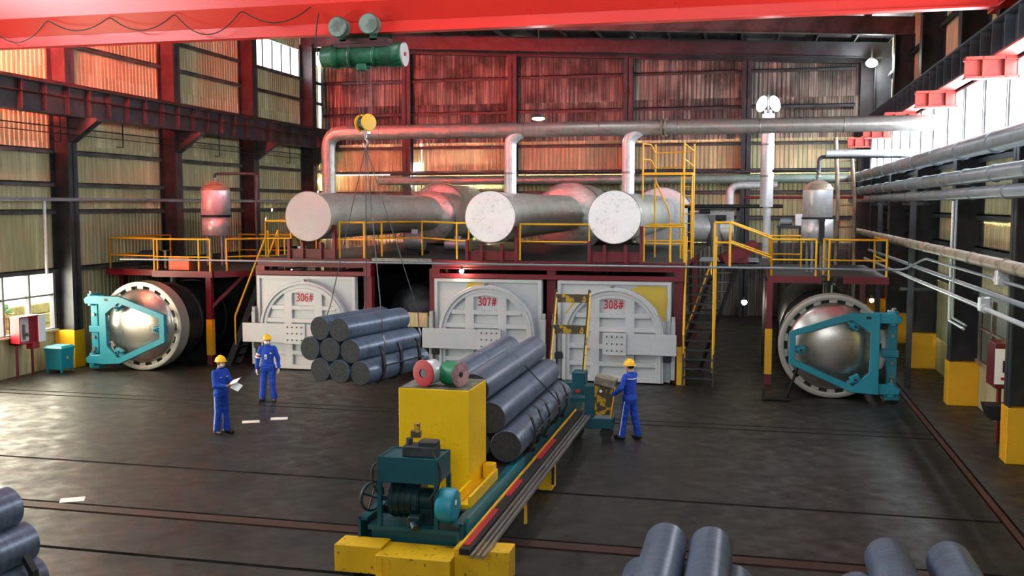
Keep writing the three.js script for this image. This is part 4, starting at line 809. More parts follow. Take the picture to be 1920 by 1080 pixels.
// ---- vertical stack with its vent head
{
  const o = thing('vent_stack', 'vertical sheet metal stack with a glaring twin lamp head behind the main duct', 'stack', [0.53, 3.4, -33.2]);
  mesh('stack_upper', rod([0, 1.65, 0], [0, 4.6, 0], 0.205, 24), M.galv, o);
  mesh('stack_stand', rod([0.02, -3.4, 0], [0.02, 0, 0], 0.08, 12), M.dark, o);
  mesh('stack_lower', rod([0.02, 0, 0], [0.02, 1.65, 0], 0.12, 18), M.galv, o);
  for (const y of [2.6, 3.6]) mesh('stack_band', rod([0, y, 0], [0, y + 0.06, 0], 0.215, 24), M.steel, o);
  mesh('vent_neck', rod([0, 4.5, 0], [0, 4.72, 0], 0.12, 16), M.galv, o);
  mesh('lamp_post', rod([0, 4.6, 0.1], [0, 5.2, 0.1], 0.05, 10), M.dark, o);
  for (const s of [-1, 1]) mesh('lamp_lobe', new THREE.SphereGeometry(0.22, 20, 14).scale(0.72, 1.2, 0.8).rotateZ(0.35 * s).translate(0.2 * s, 4.92, 0), glow(0xffffff, 5), o);
  lamp([0.53, 8.32, -32.8], 0xffffff, 8, 0.2);
}
// ================================================================ PIPES
function pipe(name, label, cat, pts, r, m, bend = 0.3, seams = 0) {
  const o = thing(name, label, cat);
  mesh('pipe_run', tube(pts, r, r > 0.08 ? 18 : 10, bend, 6), m, o, true);
  if (seams) { const a = V(...pts[0]), b = V(...pts[pts.length - 1]), n = Math.floor(a.distanceTo(b) / seams); for (let i = 1; i < n; i++) { const p = a.clone().lerp(b, i / n), d = b.clone().sub(a).setLength(0.03); if (pts.length === 2) mesh('pipe_flange', rod(p, p.clone().add(d), r * 1.14, 16), m, o); } }
  return o;
}
pipe('insulated_pipe', 'thickest insulated pipe along the pipe wall just under the bright windows', 'pipe', [[4.3, 6.25, -46], [4.3, 6.25, -5]], 0.19, M.pipe, 0.3, 2.9);
pipe('insulated_pipe', 'second insulated pipe along the wall below the thickest one', 'pipe', [[4.3, 5.68, -44], [4.3, 5.68, -5]], 0.15, M.pipe, 0.3, 2.4);
pipe('insulated_pipe', 'third grey pipe along the wall above the open bays', 'pipe', [[4.3, 5.34, -46], [4.3, 5.34, -5]], 0.12, M.pipe, 0.3, 2.7);
pipe('insulated_pipe', 'tan insulated pipe sloping along the wall behind the corner platform', 'pipe', [[4.3, 4.06, -43], [4.3, 4.06, -5]], 0.115, M.pipeTan, 0.3, 2.6);
const silver = pipe('steam_pipe', 'thin silver pipe running across in front of the platforms then along the wall', 'pipe', [[-19.2, 3.42, -27.7], [3.95, 3.42, -27.7], [4.3, 3.78, -26.6], [4.3, 3.8, -5]], 0.03, M.pipe, 0.2);
mesh('valve', [rod([4.3, 3.8, -19.1], [4.3, 3.8, -18.7], 0.09, 12), bx(4.2, 4.4, 3.7, 3.98, -18.98, -18.8, 0.03)], M.galv, silver);
const low1 = pipe('steam_pipe', 'lower silver pipe with a valve along the wall beside the corner platform', 'pipe', [[4.3, 3.1, -40], [4.3, 3.24, -5]], 0.045, M.galv, 0.2);
mesh('valve', [rod([4.3, 3.19, -20.3], [4.3, 3.19, -19.9], 0.09, 12), bx(4.2, 4.4, 3.12, 3.4, -20.2, -20, 0.03)], M.galv, low1);
pipe('steam_pipe', 'grey pipe between the two silver ones along the wall', 'pipe', [[4.45, 3.42, -40], [4.45, 3.46, -5]], 0.05, M.pipe, 0.2);
pipe('drop_pipe', 'vertical white pipe dropping beside the dark column then turning to the wall', 'pipe', [[4.45, 5.2, -24.2], [4.45, 2.5, -24.2], [4.45, 2.5, -22.6]], 0.03, M.galv, 0.08);
pipe('drop_pipe', 'second vertical pipe parallel to the white drop pipe by the column', 'pipe', [[4.41, 5.36, -23.6], [4.41, 2.62, -23.6], [4.41, 2.62, -22.2]], 0.028, M.pipe, 0.08);
pipe('conduit', 'long horizontal pipe across the columns of the window wall', 'pipe', [[-20.4, 5.28, -46], [-20.4, 5.28, 4]], 0.055, M.pipe, 0.2);
pipe('conduit', 'white vertical pipe dropping from the long conduit to the window head', 'pipe', [[-20.45, 5.26, -25.9], [-20.45, 3.05, -25.9]], 0.045, M.galv, 0.1);
pipe('back_pipe', 'pale green-grey insulated pipe along the back wall', 'pipe', [[-17.5, 6.28, -46], [4.3, 6.28, -46]], 0.21, mat(0x8fa59b, 0.42, 0.4, T.foil, 1.4), 0.3, 3.2);
pipe('elbow_pipe', 'silver elbow pipe dropping from the back wall pipe to the steam vessel', 'pipe', [[1.0, 5.85, -38.6], [-0.72, 5.85, -38.6], [-0.72, 4.95, -38.6]], 0.14, M.galv, 0.35);
pipe('back_pipe', 'thin dark pipe above the green-grey one on the back wall', 'pipe', [[-17, 6.6, -46.2], [4.2, 6.6, -46.2]], 0.06, M.pipeDark, 0.3);
pipe('bridge_pipe', 'white pipe crossing under the main duct toward the bright windows', 'pipe', [[2.2, 3.9, -34.5], [2.2, 6.68, -34.5], [5.3, 6.68, -34.5]], 0.06, M.pipeDark, 0.15);
pipe('bridge_pipe', 'pale horizontal pipe just below the end of the main duct', 'pipe', [[2.4, 6.78, -34.2], [5.4, 6.78, -34.2]], 0.11, M.galv, 0.15);
pipe('back_pipe', 'dull red thin pipe along the back behind the corner tank', 'pipe', [[-0.2, 5.4, -40], [4.2, 5.4, -40]], 0.05, M.frameRed, 0.15);
pipe('back_pipe', 'dark girder pipe behind the steam vessel at platform height', 'pipe', [[-2.4, 5.065, -38.25], [1.2, 5.065, -38.25]], 0.07, M.dark, 0.15);
{ // steam vessel and frame behind the walkway
  const o = thing('steam_vessel', 'silver steam vessel in a dark frame behind the sloping handrail', 'vessel', [-1.3, 3.4, -38]);
  mesh('shell', rod([-0.75, 0.9, 0], [0.75, 0.9, 0], 0.55, 28), M.galv, o);
  mesh('head_drum', rod([0.1, 0.2, 0.3], [0.1, 1.35, 0.3], 0.3, 20), M.steel, o);
  mesh('stand_frame', [bx(-0.95, -0.85, 0, 1.6, -0.3, -0.2), bx(0.85, 0.95, 0, 1.6, -0.3, -0.2), bx(-0.95, 0.95, 1.5, 1.6, -0.3, -0.2), bx(-0.95, 0.95, 0.2, 0.3, -0.3, -0.2)], M.pipeDark, o);
  mesh('valve', rod([-0.5, 1.45, 0.2], [-0.1, 1.45, 0.2], 0.1, 12), M.dark, o); mesh('gauge_box', bx(0.1, 0.5, 1.15, 1.35, 0.5, 0.7, 0.03), M.dark, o); mesh('valve_wheel', rod([-0.8, 1.6, 0.2], [-0.8, 1.75, 0.2], 0.12, 12), M.dark, o);
}
{
  const o = thing('pump_stand', 'small pump on a dark stand with a white box behind the corner tank', 'machine', [1.3, 3.4, -36]);
  mesh('stand', [bx(-0.35, 0.5, 0.9, 1.0, -0.2, 0.2), bx(-0.3, -0.22, -3.4, 0.9, -0.1, 0.1), bx(0.38, 0.46, -3.4, 0.9, -0.1, 0.1)], M.pipeDark, o);
  mesh('motor', rod([-0.25, 1.13, 0], [0.15, 1.13, 0], 0.12, 14), M.pipe, o);
  mesh('white_box', bx(0.25, 0.55, 1.0, 1.4, -0.1, 0.15, 0.01), M.white, o);
}
for (const [z, y0, y1, lab] of [[-30.0, 3.3, 5.2, 'slim steel cable post by the second bay of the pipe wall'], [-37.2, 3.3, 5.2, 'slim steel cable post by the far bay of the pipe wall']]) tag(mesh('cable_post', [bx(4.4, 4.55, 0, y1, z - 0.06, z + 0.06), bx(4.2, 4.9, y1 - 0.1, y1, z - 0.05, z + 0.05), bx(4.2, 5.1, y0 - 0.6, y0 - 0.52, z - 0.05, z + 0.05)], M.column), lab, 'post');
// ================================================================ TRANSFER CAR
{
  const o = thing('transfer_car', 'long rail transfer car with turquoise bed and yellow cross beams in the foreground', 'rail car');
  const beam = (x0, x1, y0, y1, z0, z1) => [bx(x0, x1, y0, y1, z0, z1, 0.012)];
  mesh('cross_beam', beam(-5.42, -4.74, 0.12, 0.5, -12.78, -12.38), M.beamYellow, o);
  mesh('cross_beam', beam(-4.76, -3.72, 0.06, 0.46, -12.78, -12.2), M.beamYellow, o);
  mesh('cross_beam', beam(-3.74, -2.98, 0.14, 0.56, -12.8, -12.42), M.beamYellow, o);
  mesh('cross_beam', beam(-5.5, -3.32, 0.04, 0.47, -17.5, -17.12), M.beamYellow, o);
  for (const [x, z] of [[-5.15, -12.6], [-3.3, -12.6], [-5.2, -17.3], [-3.7, -17.3], [-5.1, -23.4], [-3.6, -23.4]]) mesh('car_wheel', rod([x - 0.05, 0.14, z], [x + 0.05, 0.14, z], 0.14, 18).rotateY(0), M.dark, o);
  const ch = (x, s) => [bx(x - 0.02, x + 0.02, 0.42, 0.78, -22.8, -12.75), bx(x, x + s * 0.12, 0.74, 0.78, -22.8, -12.75), bx(x, x + s * 0.12, 0.42, 0.46, -22.8, -12.75)];
  mesh('side_beam', ch(-3.72, -1), M.tealDark, o); mesh('side_beam', ch(-5.2, 1), M.tealDark, o);
  mesh('side_plate', [bx(-3.7, -3.66, 0.46, 0.82, -16.4, -12.9)], mat(0x18707e, 0.42, 0, T.paint, 0.8), o);
  mesh('end_beam', [bx(-5.07, -3.785, 0.3, 0.36, -13.3, -12.74), bx(-5.06, -3.79, 0.36, 0.62, -13.29, -12.86), bx(-5.07, -3.785, 0.62, 0.68, -13.3, -12.74)], M.tealDark, o);
  mesh('end_plate', [bx(-3.78, -3.74, 0.24, 0.68, -13.3, -12.72), bx(-3.95, -3.76, 0.36, 0.46, -12.74, -12.71)], M.tealDark, o);
  for (const z of [-15.4, -17.3, -19.2, -21]) mesh('bed_rib', bx(-5.2, -3.72, 0.48, 0.74, z - 0.06, z + 0.06), M.tealDark, o);
  mesh('bed_plate', bx(-5.15, -3.75, 0.74, 0.76, -22.5, -13.4), M.dark, o);
  // guide strip and rails along the near side
  const g = mesh('guide_strip', bx(-3.58, -3.44, 0.58, 0.66, -21.2, -12.15), M.dark, o);
  mesh('strip_edge', bx(-3.6, -3.57, 0.66, 0.69, -21.2, -12.15), M.yellow, g);
  [[-12.3, -13.9], [-14.6, -15.5], [-16.9, -18.4]].forEach(([a, b]) => mesh('red_strip', bx(-3.57, -3.48, 0.66, 0.672, b, a), M.redPaint, g));
  for (const x of [-3.4, -3.32, -3.25]) mesh('pull_rail', bx(x - 0.018, x + 0.018, 0.56, 0.61, -21, -12.1), M.railSteel, o);
  for (const z of [-12.6, -14.6, -16.8, -19]) mesh('rail_bracket', [bx(-3.72, -3.22, 0.5, 0.56, z - 0.04, z + 0.04), bx(-3.26, -3.22, 0.25, 0.56, z - 0.03, z + 0.03)], z === -14.6 ? M.yellow : M.dark, o);
  mesh('lock_channel', [bx(-4.02, -3.8, 0.76, 0.82, -15.1, -13.5), bx(-3.84, -3.8, 0.82, 0.94, -15.1, -13.5), bx(-4.02, -3.98, 0.82, 0.98, -14.2, -13.6), bx(-4.0, -3.82, 0.82, 1.05, -15.1, -14.9, 0.02)], M.boxYellow, o);
  mesh('warning_stripe', bx(-4.7, -4.66, 0.1, 0.42, -12.2, -12.19), M.beamYellow, o);
  for (const x of [-4.72, -3.8]) mesh('buffer_lug', bar([x, 0.1, -12.15], [x + 0.16, 0.24, -12.02], 0.07, 0.03), M.beamYellow, o);
}
{
  const o = thing('equipment_box', 'tall bright yellow steel box with grimy top standing on the transfer car', 'box', [-4.575, 0.76, -14.7]);
  mesh('body', bx(-0.555, 0.555, 0, 1.58, -0.5, 0.5, 0.012), M.boxYellow, o);
  mesh('top_plate', bx(-0.54, 0.54, 1.575, 1.59, -0.485, 0.485), mat(0x6a6558, 0.8, 0, T.grime, 0.5), o);
}
{
  const a = thing('cable_reel', 'reel with dark red flange and pale wound body on the yellow box', 'reel', [-4.76, 2.56, -14.32], -0.4);
  mesh('flange', lathe([[0.07, 0], [0.2, 0], [0.21, 0.015], [0.2, 0.03], [0.07, 0.03]], 32).rotateX(PI / 2), M.redPaint, a);
  mesh('body', lathe([[0.16, -0.26], [0.185, -0.24], [0.19, 0], [0.07, 0], [0.065, -0.26]], 32).rotateX(PI / 2), M.galv, a);
  mesh('core', lathe([[0.075, 0.03], [0.075, -0.25]], 20).rotateX(PI / 2), M.rail, a);
  const b = thing('cable_reel', 'smaller reel with green body and pinkish end on the yellow box', 'reel', [-4.36, 2.54, -14.5], 1.15);
  mesh('body', lathe([[0.03, -0.14], [0.175, -0.14], [0.18, -0.12], [0.18, 0.12], [0.175, 0.14], [0.03, 0.14]], 28).rotateX(PI / 2), M.greenPaint, b);
  mesh('end_disc', lathe([[0.03, 0.145], [0.19, 0.145], [0.19, 0.165], [0.03, 0.165]], 28).rotateX(PI / 2), mat(0xb78a8c, 0.5, 0, T.grime, 0.5), b);
  mesh('end_hub', rod([0, 0, 0.14], [0, 0, 0.172], 0.04, 12), M.dark, b);
}
// ---- winch drive at the near end of the car
{
  const o = thing('winch_drive', 'dark green winch drive with motor, handwheel and tray frame on the near car end', 'winch', [-4.48, 0.68, -13.05]);
  mesh('tray', [bx(-0.41, 0.39, 0.63, 0.65, -0.29, 0.27), bx(-0.44, 0.42, 0.62, 0.97, 0.27, 0.3), bx(-0.438, -0.41, 0.622, 0.968, -0.29, 0.27), bx(0.39, 0.418, 0.622, 0.968, -0.29, 0.27), bx(-0.44, 0.42, 0.62, 0.97, -0.32, -0.29), bx(-0.41, 0.39, 0.93, 0.95, -0.29, 0.27)], M.tealDark, o);
  for (const [x, z] of [[-0.42, 0.28], [0.4, 0.28], [-0.42, -0.3], [0.4, -0.3]]) mesh('leg', bx(x - 0.03, x + 0.03, 0, 0.63, z - 0.03, z + 0.03), M.tealDark, o);
  const mo = mesh('motor', rod([-0.32, 0.32, 0], [0.12, 0.32, 0], 0.25, 24), M.motorGreen, o);
  for (let i = 0; i < 5; i++) mesh('cooling_fin', rod([-0.28 + i * 0.09, 0.32, 0], [-0.26 + i * 0.09, 0.32, 0], 0.272, 24), M.motorGreen, mo);
  mesh('bearing', [rod([0.12, 0.32, 0], [0.3, 0.32, 0], 0.17, 20), bx(0.05, 0.3, 0, 0.3, -0.14, 0.14, 0.02)], M.motorGreen, o);
  mesh('brake_drum', lathe([[0, -0.12], [0.2, -0.12], [0.24, -0.08], [0.24, 0.1], [0.2, 0.14], [0, 0.14]], 28).rotateZ(-PI / 2).translate(0.5, 0.3, 0.12), M.teal, o);
  mesh('drum_badge', rod([0.64, 0.36, 0.16], [0.645, 0.36, 0.16], 0.035, 12), M.white, o);
  const w = mesh('handwheel', new THREE.TorusGeometry(0.2, 0.02, 8, 28).rotateY(PI / 2 - 0.5).translate(-0.62, 0.33, 0.05), M.motorGreen, o);
  for (let i = 0; i < 4; i++) { const a = i * PI / 2 + 0.4, q = new THREE.Vector3(0, Math.sin(a) * 0.2, Math.cos(a) * 0.2).applyAxisAngle(V(0, 1, 0), -0.5); mesh('spoke', rod([-0.62, 0.33, 0.05], [-0.62 + q.x, 0.33 + q.y, 0.05 + q.z], 0.014, 6), M.motorGreen, w); }
  mesh('wheel_shaft', rod([-0.62, 0.33, 0.05], [-0.32, 0.32, 0], 0.03, 10), M.motorGreen, o);
  mesh('gear_pump', [bx(0.02, 0.2, 0.02, 0.2, 0.26, 0.42, 0.03), rod([0.11, 0.1, 0.42], [0.17, 0.06, 0.5], 0.05, 10)], M.motorGreen, o);
  mesh('valve_block', [bx(-0.14, 0.34, 0.95, 1.1, -0.12, 0.16, 0.02), bx(0.08, 0.34, 1.08, 1.17, -0.1, 0.14, 0.02), rod([-0.08, 1.08, 0.0], [-0.08, 1.18, 0], 0.05)], M.pipeDark, o);
  mesh('limit_switch', [bx(-0.1, 0.04, 1.16, 1.26, -0.2, -0.1, 0.01), bx(-0.06, 0.02, 1.24, 1.36, -0.2, -0.12, 0.01)], M.chips, o);
  mesh('hose', tube([[0.3, 1.05, 0.16], [0.46, 0.85, 0.26], [0.44, 0.6, 0.3], [0.3, 0.4, 0.3]], 0.018, 8, 0.1), M.black, o);
  mesh('hose', tube([[-0.3, 0.95, 0.2], [-0.52, 0.85, 0.32], [-0.5, 0.55, 0.33], [-0.34, 0.35, 0.25]], 0.018, 8, 0.1), M.black, o);
}
// ---- operator stand and push frame at the far end
{
  const o = thing('push_frame', 'worn yellow and black upright ladder frame at the far end of the transfer car', 'frame', [-4.05, 0.78, -22.35]);
  for (const s of [-1, 1]) { const u = mesh('upright', bar([s * 0.4, 0, 0], [s * 0.4, 2.3, -1.1], 0.05, 0.12), M.dark, o); mesh('upright_edge', bar([s * 0.4 + 0.03, 0.02, 0.06], [s * 0.4 + 0.03, 2.25, -1.02], 0.04, 0.02), M.beamYellow, u); }
  for (const [y, z] of [[2.12, -1.0], [1.42, -0.66]]) mesh('cross_bar', bx(-0.4, 0.4, y - 0.1, y + 0.1, z - 0.03, z + 0.05, 0.008), M.chips, o);
  mesh('foot_block', [bx(-0.48, 0.48, 0, 0.3, -0.15, 0.12, 0.02), bx(0.2, 0.5, 0, 0.55, -0.25, 0.2, 0.02)], M.tealDark, o);
  mesh('lug', bx(0.3, 0.4, 0.1, 0.16, 0.2, 0.26), M.redPaint, o);
}
{
  const o = thing('operator_stand', 'worn yellow and grey control cabinet with tilted grey top the worker touches', 'control cabinet', [-3.0, 0.2, -21.5]);
  mesh('base_frame', [bx(-0.75, 0.2, 0.05, 0.28, -0.25, 0.2, 0.015), bx(-0.42, -0.2, 0.28, 0.98, -0.2, 0.16, 0.015), bx(-0.75, -0.42, 0.6, 0.7, -0.2, 0.1, 0.01)], M.tealDark, o);
  mesh('cabinet_front', extrude([[-0.2, 0.24], [0.13, 0.26], [0.22, 0.98], [-0.2, 0.98]], 0.34, [], 0.012).translate(0, 0, -0.17), M.chips, o);
  mesh('lower_band', extrude([[-0.203, 0.235], [0.134, 0.255], [0.15, 0.36], [-0.203, 0.34]], 0.35).translate(0, 0, -0.175), M.pipe, o);
  const t = mesh('top_box', bx(-0.23, 0.24, 0, 0.2, -0.2, 0.2, 0.03), M.pipeTan, o); t.position.set(0, 0.98, 0); t.rotation.z = -0.2;
  mesh('side_edge', bar([0.15, 0.3, 0.18], [0.25, 0.98, 0.18], 0.03, 0.02), M.yellow, o);
  mesh('knob', rod([-0.06, 0.88, 0.17], [-0.06, 0.88, 0.2], 0.03, 12), M.white, o);
  for (const x of [-0.6, 0.05]) mesh('stand_wheel', rod([x, -0.06, -0.1], [x, -0.06, 0.1], 0.14, 28), M.dark, o);
}
// ================================================================ SMALL THINGS
{
  const o = thing('hydrant_cabinet', 'open red hydrant cabinet with white inside on legs in front of the windows', 'cabinet', [-20.95, 0, -25.4]);
  mesh('cabinet_box', [bx(-0.15, -0.12, 1.0, 1.82, -0.4, 0.4), bx(-0.15, 0.2, 1.0, 1.04, -0.4, 0.4), bx(-0.15, 0.22, 1.79, 1.83, -0.42, 0.42), bx(-0.15, 0.2, 1.0, 1.82, 0.36, 0.4), bx(-0.15, 0.2, 1.0, 1.82, -0.4, -0.36)], M.redPaint, o);
  mesh('inner_panel', bx(-0.12, -0.1, 1.04, 1.79, -0.36, 0.36), M.white, o);
  mesh('open_door', bx(0.18, 0.2, 1.0, 1.82, -0.42, -0.72).rotateY(0), M.white, o);
  mesh('valve', [rod([-0.05, 1.1, -0.1], [-0.05, 1.55, -0.1], 0.04), rod([-0.05, 1.25, -0.1], [0.1, 1.25, -0.1], 0.05)], M.steel, o);
  for (const z of [-0.35, 0.3]) mesh('leg', rod([0, 0, z], [0, 1.0, z], 0.04, 10), M.frameRed, o);
  mesh('pedal_box', bx(0, 0.22, 0.82, 1.0, -0.42, -0.1, 0.01), M.redPaint, o);
}
{
  const o = thing('waste_bin', 'turquoise metal bin with lid beside the yellow column base', 'bin', [-20.55, 0, -26.45]);
  const f = (w, y) => [[-w, y, -w], [w, y, -w], [w, y, w], [-w, y, w]];
  const taper = (w0, w1, y0, y1) => { const g = new THREE.CylinderGeometry(w1 * Math.SQRT2, w0 * Math.SQRT2, y1 - y0, 4, 1).rotateY(PI / 4).translate(0, (y0 + y1) / 2, 0).toNonIndexed(); g.computeVertexNormals(); return g; };
  mesh('body', taper(0.25, 0.3, 0.1, 0.72), M.teal, o);
  mesh('lid', [taper(0.33, 0.33, 0.72, 0.76), taper(0.33, 0.26, 0.76, 0.82)], M.teal, o);
  for (const x of [-1, 1]) for (const z of [-1, 1]) mesh('foot', bar([x * 0.24, 0, z * 0.24], [x * 0.25, 0.75, z * 0.25 * 1.15], 0.05), M.teal, o);
  mesh('emblem', rod([0.27, 0.45, 0], [0.285, 0.45, 0], 0.05, 12), M.yellow, o);
}
{
  const o = thing('switch_panel', 'white control panel with red buttons on a dark red cabinet by the pipe wall', 'panel', [5.3, 1.35, -23.1]);
  mesh('cabinet', bx(-0.2, 0.2, -0.1, 0.85, -0.3, 0.5, 0.015), M.frameRed, o);
  mesh('face_panel', bx(-0.215, 0.2, 0, 0.75, 0.5, 0.52), M.white, o);
  mesh('button', [rod([-0.06, 0.12, 0.52], [-0.06, 0.12, 0.54], 0.035, 10), rod([0.1, 0.66, 0.52], [0.1, 0.66, 0.54], 0.035, 10)], M.redPaint, o);
  mesh('dial', [bx(-0.06, -0.02, 0.25, 0.5, 0.52, 0.535), bx(0, 0.1, 0.42, 0.5, 0.52, 0.535)], M.dark, o);
  mesh('support_pipe', rod([0, -1.35, 0], [0, -0.1, 0], 0.05, 10), M.frameRed, o);
}
tag(mesh('wall_bracket', [extrude([[0, 0.4], [0.55, 0.4], [0.42, 0.1], [0.1, 0.1]], 0.5).translate(4.85, 0.55, -22.7), bx(5.3, 5.75, 0.55, 0.75, -22.6, -22.3)], M.dark), 'dark wedge-shaped bracket at the foot of the pipe wall near the yellow column', 'bracket');
[[-11.37, -21.25, 'paper sheet on the floor nearer the worker with notes'], [-10.88, -21.73, 'paper sheet on the floor farther from the worker with notes'], [-11.35, -14.8, 'single paper sheet on the floor by the track near the left stack']].forEach(([x, z, l], i) => {
  const g = bx(-0.14, 0.14, 0, 0.003, -0.2, 0.2); const o = mesh('paper_sheet', g, M.paper); o.position.set(x, 0.002, z); o.rotation.y = [0.5, 0.4, 0.55][i] + PI / 2; tag(o, l, 'paper', 'papers on the floor');
});
// ---- lamps that burn in the hall
function bulb(label, pos, r, color, e, power, hang) {
  const o = thing('work_lamp', label, 'lamp', pos);
  mesh('bulb', ball(0, 0, 0, r, 14), glow(color, e), o);
  mesh('lamp_holder', rod([0, r * 0.7, 0], [0, r * 0.7 + 0.1, 0], r * 0.55, 10), M.dark, o);
  if (hang) mesh('lamp_cord', rod([0, r + 0.08, 0], [0, hang, 0], 0.008, 6), M.dark, o);
  lamp(pos, color, power, r);
}
bulb('warm work lamp glowing in the frame above furnace 307', [-8.28, 3.15, -28.5], 0.07, 0xfff0c8, 22, 3.5, 0.08);
bulb('round lamp burning in the dark under the walkway beside the stair', [-0.1, 2.0, -32.8], 0.09, 0xfff2d8, 20, 10, 1.37);
bulb('small cold lamp above the corner autoclave', [3.38, 2.45, -29.4], 0.06, 0xeaffea, 20, 6, 0.63);
bulb('small lamp in the darkness behind the window autoclave', [-17.1, 1.9, -34.5], 0.06, 0xe8fff0, 18, 5, 1.1);
{
  const o = thing('flood_light', 'bright floodlight at the eaves in the far corner', 'lamp', [4.85, 11.0, -44.6]);
  mesh('lamp_face', new THREE.SphereGeometry(0.22, 18, 12).scale(1.1, 0.8, 0.7), glow(0xffffff, 14), o);
  mesh('housing', rod([0, 0.05, -0.1], [0.1, 0.12, -0.35], 0.2, 16), M.dark, o);
  mesh('bracket', [bx(-0.03, 0.03, 0.1, 0.8, -0.05, 0), bx(0, 0.4, 0.2, 0.26, -0.2, -0.14)], M.dark, o);
  lamp([4.85, 11.0, -44.6], 0xffffff, 60, 0.2);
  const p = thing('duct_lamp', 'flat oval lamp above the middle of the main duct', 'lamp', [-6.9, 7.98, -33]);
  mesh('lamp_face', new THREE.SphereGeometry(0.2, 18, 12).scale(1.1, 0.3, 0.8), glow(0xffffff, 10), p);
  mesh('housing', rod([0, 0.04, 0], [0, 0.14, 0], 0.17, 16), M.dark, p);
  mesh('bracket', bx(-0.02, 0.02, 0.1, 4.6, -0.02, 0.02), M.dark, p);
  lamp([-6.9, 7.98, -33], 0xffffff, 14, 0.12);
}
// ================================================================ PEOPLE
function surface(f, lo, hi, cell) {                // naive surface nets of the field f(x, y, z) < 0
  const n = [0, 1, 2].map(k => Math.ceil((hi[k] - lo[k]) / cell) + 1), [nx, ny, nz] = n, F = new Float32Array(nx * ny * nz), at = (i, j, k) => i + nx * (j + ny * k);
  for (let k = 0; k < nz; k++) for (let j = 0; j < ny; j++) for (let i = 0; i < nx; i++) F[at(i, j, k)] = f(lo[0] + i * cell, lo[1] + j * cell, lo[2] + k * cell);
  const id = new Int32Array(nx * ny * nz).fill(-1), pos = [], idx = [];
  for (let k = 0; k < nz - 1; k++) for (let j = 0; j < ny - 1; j++) for (let i = 0; i < nx - 1; i++) {
    const v = [], c = []; let m = 0;
    for (let q = 0; q < 8; q++) { const a = q & 1, b = (q >> 1) & 1, d = q >> 2; v.push(F[at(i + a, j + b, k + d)]); c.push([a, b, d]); if (v[q] < 0) m++; }
    if (!m || m === 8) continue;
    let s = [0, 0, 0], t = 0;
    for (let q = 0; q < 8; q++) for (const bit of [1, 2, 4]) { const r = q | bit; if (r === q || (v[q] < 0) === (v[r] < 0)) continue; const w = v[q] / (v[q] - v[r]); for (let e = 0; e < 3; e++) s[e] += c[q][e] + (c[r][e] - c[q][e]) * w; t++; }
    id[at(i, j, k)] = pos.length / 3; pos.push(lo[0] + (i + s[0] / t) * cell, lo[1] + (j + s[1] / t) * cell, lo[2] + (k + s[2] / t) * cell);
  }
  const quad = (a, b, c, d, flip) => { if (a < 0 || b < 0 || c < 0 || d < 0) return; if (flip) idx.push(a, d, c, a, c, b); else idx.push(a, b, c, a, c, d); };
  for (let k = 1; k < nz - 1; k++) for (let j = 1; j < ny - 1; j++) for (let i = 1; i < nx - 1; i++) {
    const o = F[at(i, j, k)] < 0;
    if (o !== F[at(i + 1, j, k)] < 0) quad(id[at(i, j - 1, k - 1)], id[at(i, j, k - 1)], id[at(i, j, k)], id[at(i, j - 1, k)], !o);
    if (o !== F[at(i, j + 1, k)] < 0) quad(id[at(i - 1, j, k - 1)], id[at(i - 1, j, k)], id[at(i, j, k)], id[at(i, j, k - 1)], !o);
    if (o !== F[at(i, j, k + 1)] < 0) quad(id[at(i - 1, j - 1, k)], id[at(i, j - 1, k)], id[at(i, j, k)], id[at(i - 1, j, k)], !o);
  }
  const g = new THREE.BufferGeometry(); g.setAttribute('position', new THREE.Float32BufferAttribute(pos, 3)); g.setIndex(idx); g.computeVertexNormals();
  g.setAttribute('uv', new THREE.Float32BufferAttribute(new Float32Array(pos.length / 3 * 2), 2));
  return g;
}
const smin = (a, b, k) => { const h = Math.max(k - Math.abs(a - b), 0) / k; return Math.min(a, b) - h * h * k / 4; };
function field(bones, k) {                          // bones: [a, b, ra, rb, flatten in z]
  const B = bones.map(([a, b, ra, rb = ra, fz = 1]) => ({ a, d: [b[0] - a[0], b[1] - a[1], b[2] - a[2]], ra, rb, fz }));
  return (x, y, z) => {
    let s = 9;
    for (const { a, d, ra, rb, fz } of B) {
      const px = x - a[0], py = y - a[1], pz = (z - a[2]) * fz, dz = d[2] * fz, l2 = d[0] * d[0] + d[1] * d[1] + dz * dz || 1e-9;
      const t = clamp((px * d[0] + py * d[1] + pz * dz) / l2), ex = px - d[0] * t, ey = py - d[1] * t, ez = pz - dz * t;
      const v = Math.sqrt(ex * ex + ey * ey + ez * ez) - (ra + (rb - ra) * t);
      s = s > 8 ? v : smin(s, v, k);
    }
    return s;
  };
}
function bounds(bones, pad) { const lo = [9, 9, 9], hi = [-9, -9, -9]; for (const [a, b, ra, rb = ra] of bones) for (const p of [a, b]) for (let k = 0; k < 3; k++) { lo[k] = Math.min(lo[k], p[k] - Math.max(ra, rb) - pad); hi[k] = Math.max(hi[k], p[k] + Math.max(ra, rb) + pad); } return [lo, hi]; }
